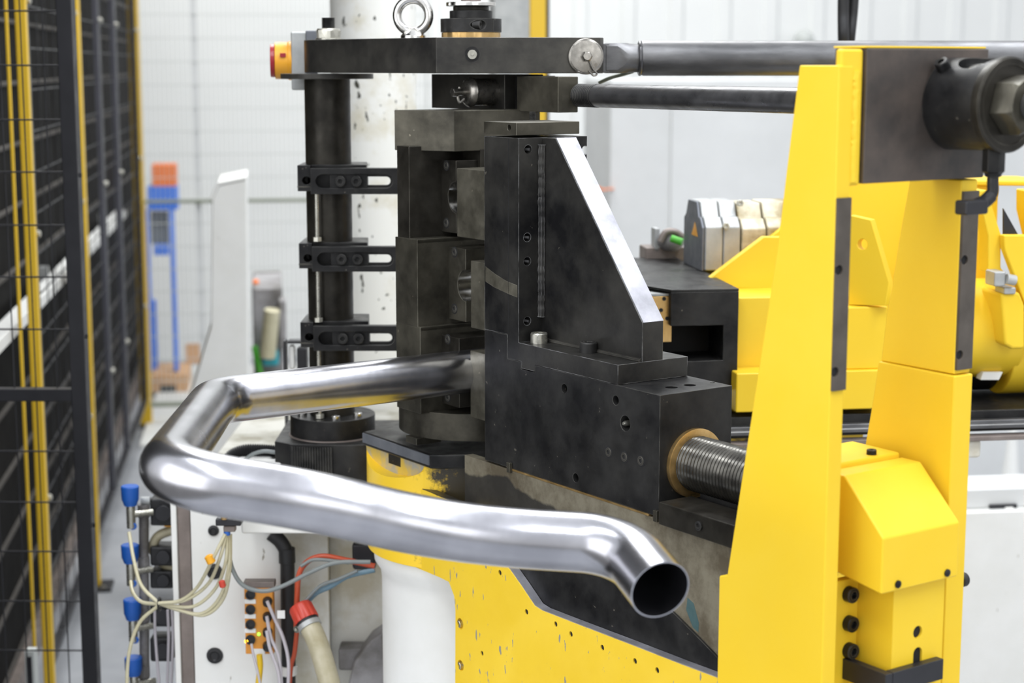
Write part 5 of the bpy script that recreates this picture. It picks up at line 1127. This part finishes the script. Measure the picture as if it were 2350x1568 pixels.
hose('yellow_cable', ((595, 1503), (597, 1530), (593, 1570), (590, 1610)), 2.865, .0052, 'yellow_cable', 'yellow cable below the orange module', 'cable')
hose('white_cable', ((577, 1478), (582, 1505), (592, 1545), (602, 1600)), 2.84, .0022, 'hose_lilac', 'leftmost thin pale cable from the orange module', 'cable', 'pale cables of the orange module')
for i, f in enumerate((((613, 1380), (630, 1420), (650, 1465), (662, 1520), (660, 1600)), ((612, 1415), (622, 1465), (640, 1510), (648, 1600)), ((612, 1448), (620, 1490), (638, 1540), (645, 1600)))):
    hose('white_cable', f, 2.85-.005*i, .0030, 'hose_lilac', ['outermost', 'middle', 'innermost'][i]+' pale cable on the right of the orange module', 'cable', 'pale cables of the orange module')
tag(obj('cable_flag', MB().box(NF, *(lambda p, q: (p[0], q[0], .04, .042, q[2], p[2]))(npx(636, 1402, .04), npx(654, 1420, .04))), 'label_white'), 'white cable flag right of the orange module', 'flag')
# valve manifold (blurred)
YV = 3.10; VF = Frame((0, YV), 0); vpx = lambda x, y, b=0: VF.p(x, y, b=b)
t = thing('valve_manifold', 'vertical gray manifold pipe with black solenoids left of the cabinet', 'manifold', VF.w(*vpx(330, 1568)))
obj('manifold_pipe', MB().cyl(VF.w(*vpx(330, 1160)), VF.w(*vpx(332, 1640)), .009), 'murky', t)
for i, (y0, y1) in enumerate(((1146, 1208), (1256, 1300), (1312, 1352), (1390, 1440), (1465, 1520))):
    p = vpx(343, y0); q = vpx(397, y1); x_ = 0
    obj('solenoid', MB().box(VF, p[0], q[0], 0, .045, q[2], p[2]), 'rubber', t, bevel=.004)
    obj('solenoid_dial', MB().cyl(VF.w((p[0]*.4+q[0]*.6), -.0005, (p[2]+q[2])/2), VF.w((p[0]*.4+q[0]*.6), -.008, (p[2]+q[2])/2), min(.015, (p[2]-q[2])*.36)), 'black_paint', t, bevel=.001)
obj('amber_plate', MB().box(VF, vpx(335, 0)[0], vpx(397, 0)[0], .01, .04, vpx(0, 1213)[2], vpx(0, 1208.5)[2]), 'switch_yellow', t)
obj('coiled_hose', MB().tube(spline([VF.w(*vpx(x, y, .02)) for x, y in ((400, 1215), (362, 1232), (352, 1262), (370, 1290), (400, 1305))]), .009), 'hose_thick', t)
for y in (1172, 1292, 1412, 1540): obj('pipe_tee', MB().lathe(VF.w(*vpx(330, y)), Z, [(-.012, .0125), (.012, .0125)], 16, hexes=(0, 1)), 'murky', t, bevel=.001)
obj('side_branch', MB().cyl(VF.w(*vpx(325, 1150)), VF.w(*vpx(345, 1150)), .008), 'alu', t)
for i, (x, y0, y1) in enumerate(((298, 1115, 1160), (298, 1250, 1292), (303, 1375, 1422), (306, 1508, 1550))):
    t = thing('capped_valve', ['topmost', 'second', 'third', 'lowest'][i]+' blue valve cap of the four, counted from the top', 'valve', VF.w(*vpx(x, y1, -.03)), 'blue valve caps')
    p = VF.w(*vpx(x, y0, -.03)); h = (vpx(x, y0, -.03)[2]-vpx(x, y1, -.03)[2])
    obj('cap', MB().lathe(p-Z*h, Z, [(0, .0115), (h*.25, .0145), (h*.3, .0155), (h*.95, .0162), (h, .0145)], 24), 'cap_blue', t)
    obj('neck', MB().cyl(p-Z*(h+.042), p-Z*h, .008), 'zinc', t)
    obj('port', MB().cyl(p-Z*(h+.018)+Vector((.035, .02, 0)), p-Z*(h+.018), .006), 'zinc', t)
    obj('blue_ring', MB().torus(p-Z*(h+.038)+Vector((.004, -.004, 0)), (.2, -1, 0), .0048, .0022, 24, 8), 'cap_blue', t)
for i, (x0, x1) in enumerate(((355, 368), (385, 383), (395, 392))):
    hose('drop_cable', ((x0, 1400), (x0+2, 1470), (x1, 1600)), 3.0, .0026, 'hose_lilac', ['leftmost', 'middle', 'rightmost'][i]+' pale drop cable in front of the black solenoids', 'cable', 'drop cables before the solenoids')

# ------------------------------------------------------------ fastenings and liners hang under the part that carries them
SUB = {'solenoid_dial': 'solenoid', 'screw_socket': 'steel_strip', 'groove_lining': 'insert_body', 'screw_recess': ('insert_body', 'slide_body'), 'screw': ('insert_body', 'slide_body'),
       'socket_screw': ('slotted_bar', 'angle_plates', 'plate_body'), 'knurl_rib': 'housing_body', 'threaded_insert': 'angle_plates', 'hole_shade': ('plate_body', 'housing_body'), 'slot_shade': 'housing_body',
       'notch_screw': 'hub_body', 'set_screw': 'hub_body', 'socket': 'module_body', 'plug': 'module_body', 'green_led': 'module_body', 'amber_led': 'module_body', 'cover_screw': 'hood_shell', 'body_groove': 'clamp_body',
       'base_screw': 'base_ring', 'ring_seal': 'base_ring', 'clamp_bolt': 'frame_stile', 'grommet': 'front_panel', 'cap_screw': 'rear_flange', 'warning_triangle': 'end_cap', 'clip_screw': 'hose_clip', 'key_slot': 'bare_facet', 'rail_groove': 'rail_bar'}
last = {}
for o in list(C.objects):
    if o.parent is None or o.parent.parent is not None: continue
    base = o.name.split('.')[0]; root = o.parent
    want = SUB.get(base)
    if want:
        for wn_ in ((want,) if isinstance(want, str) else want):
            if (root.name, wn_) in last: o.parent = last[(root.name, wn_)]; break
        else: last[(root.name, base)] = o
    else: last[(root.name, base)] = o
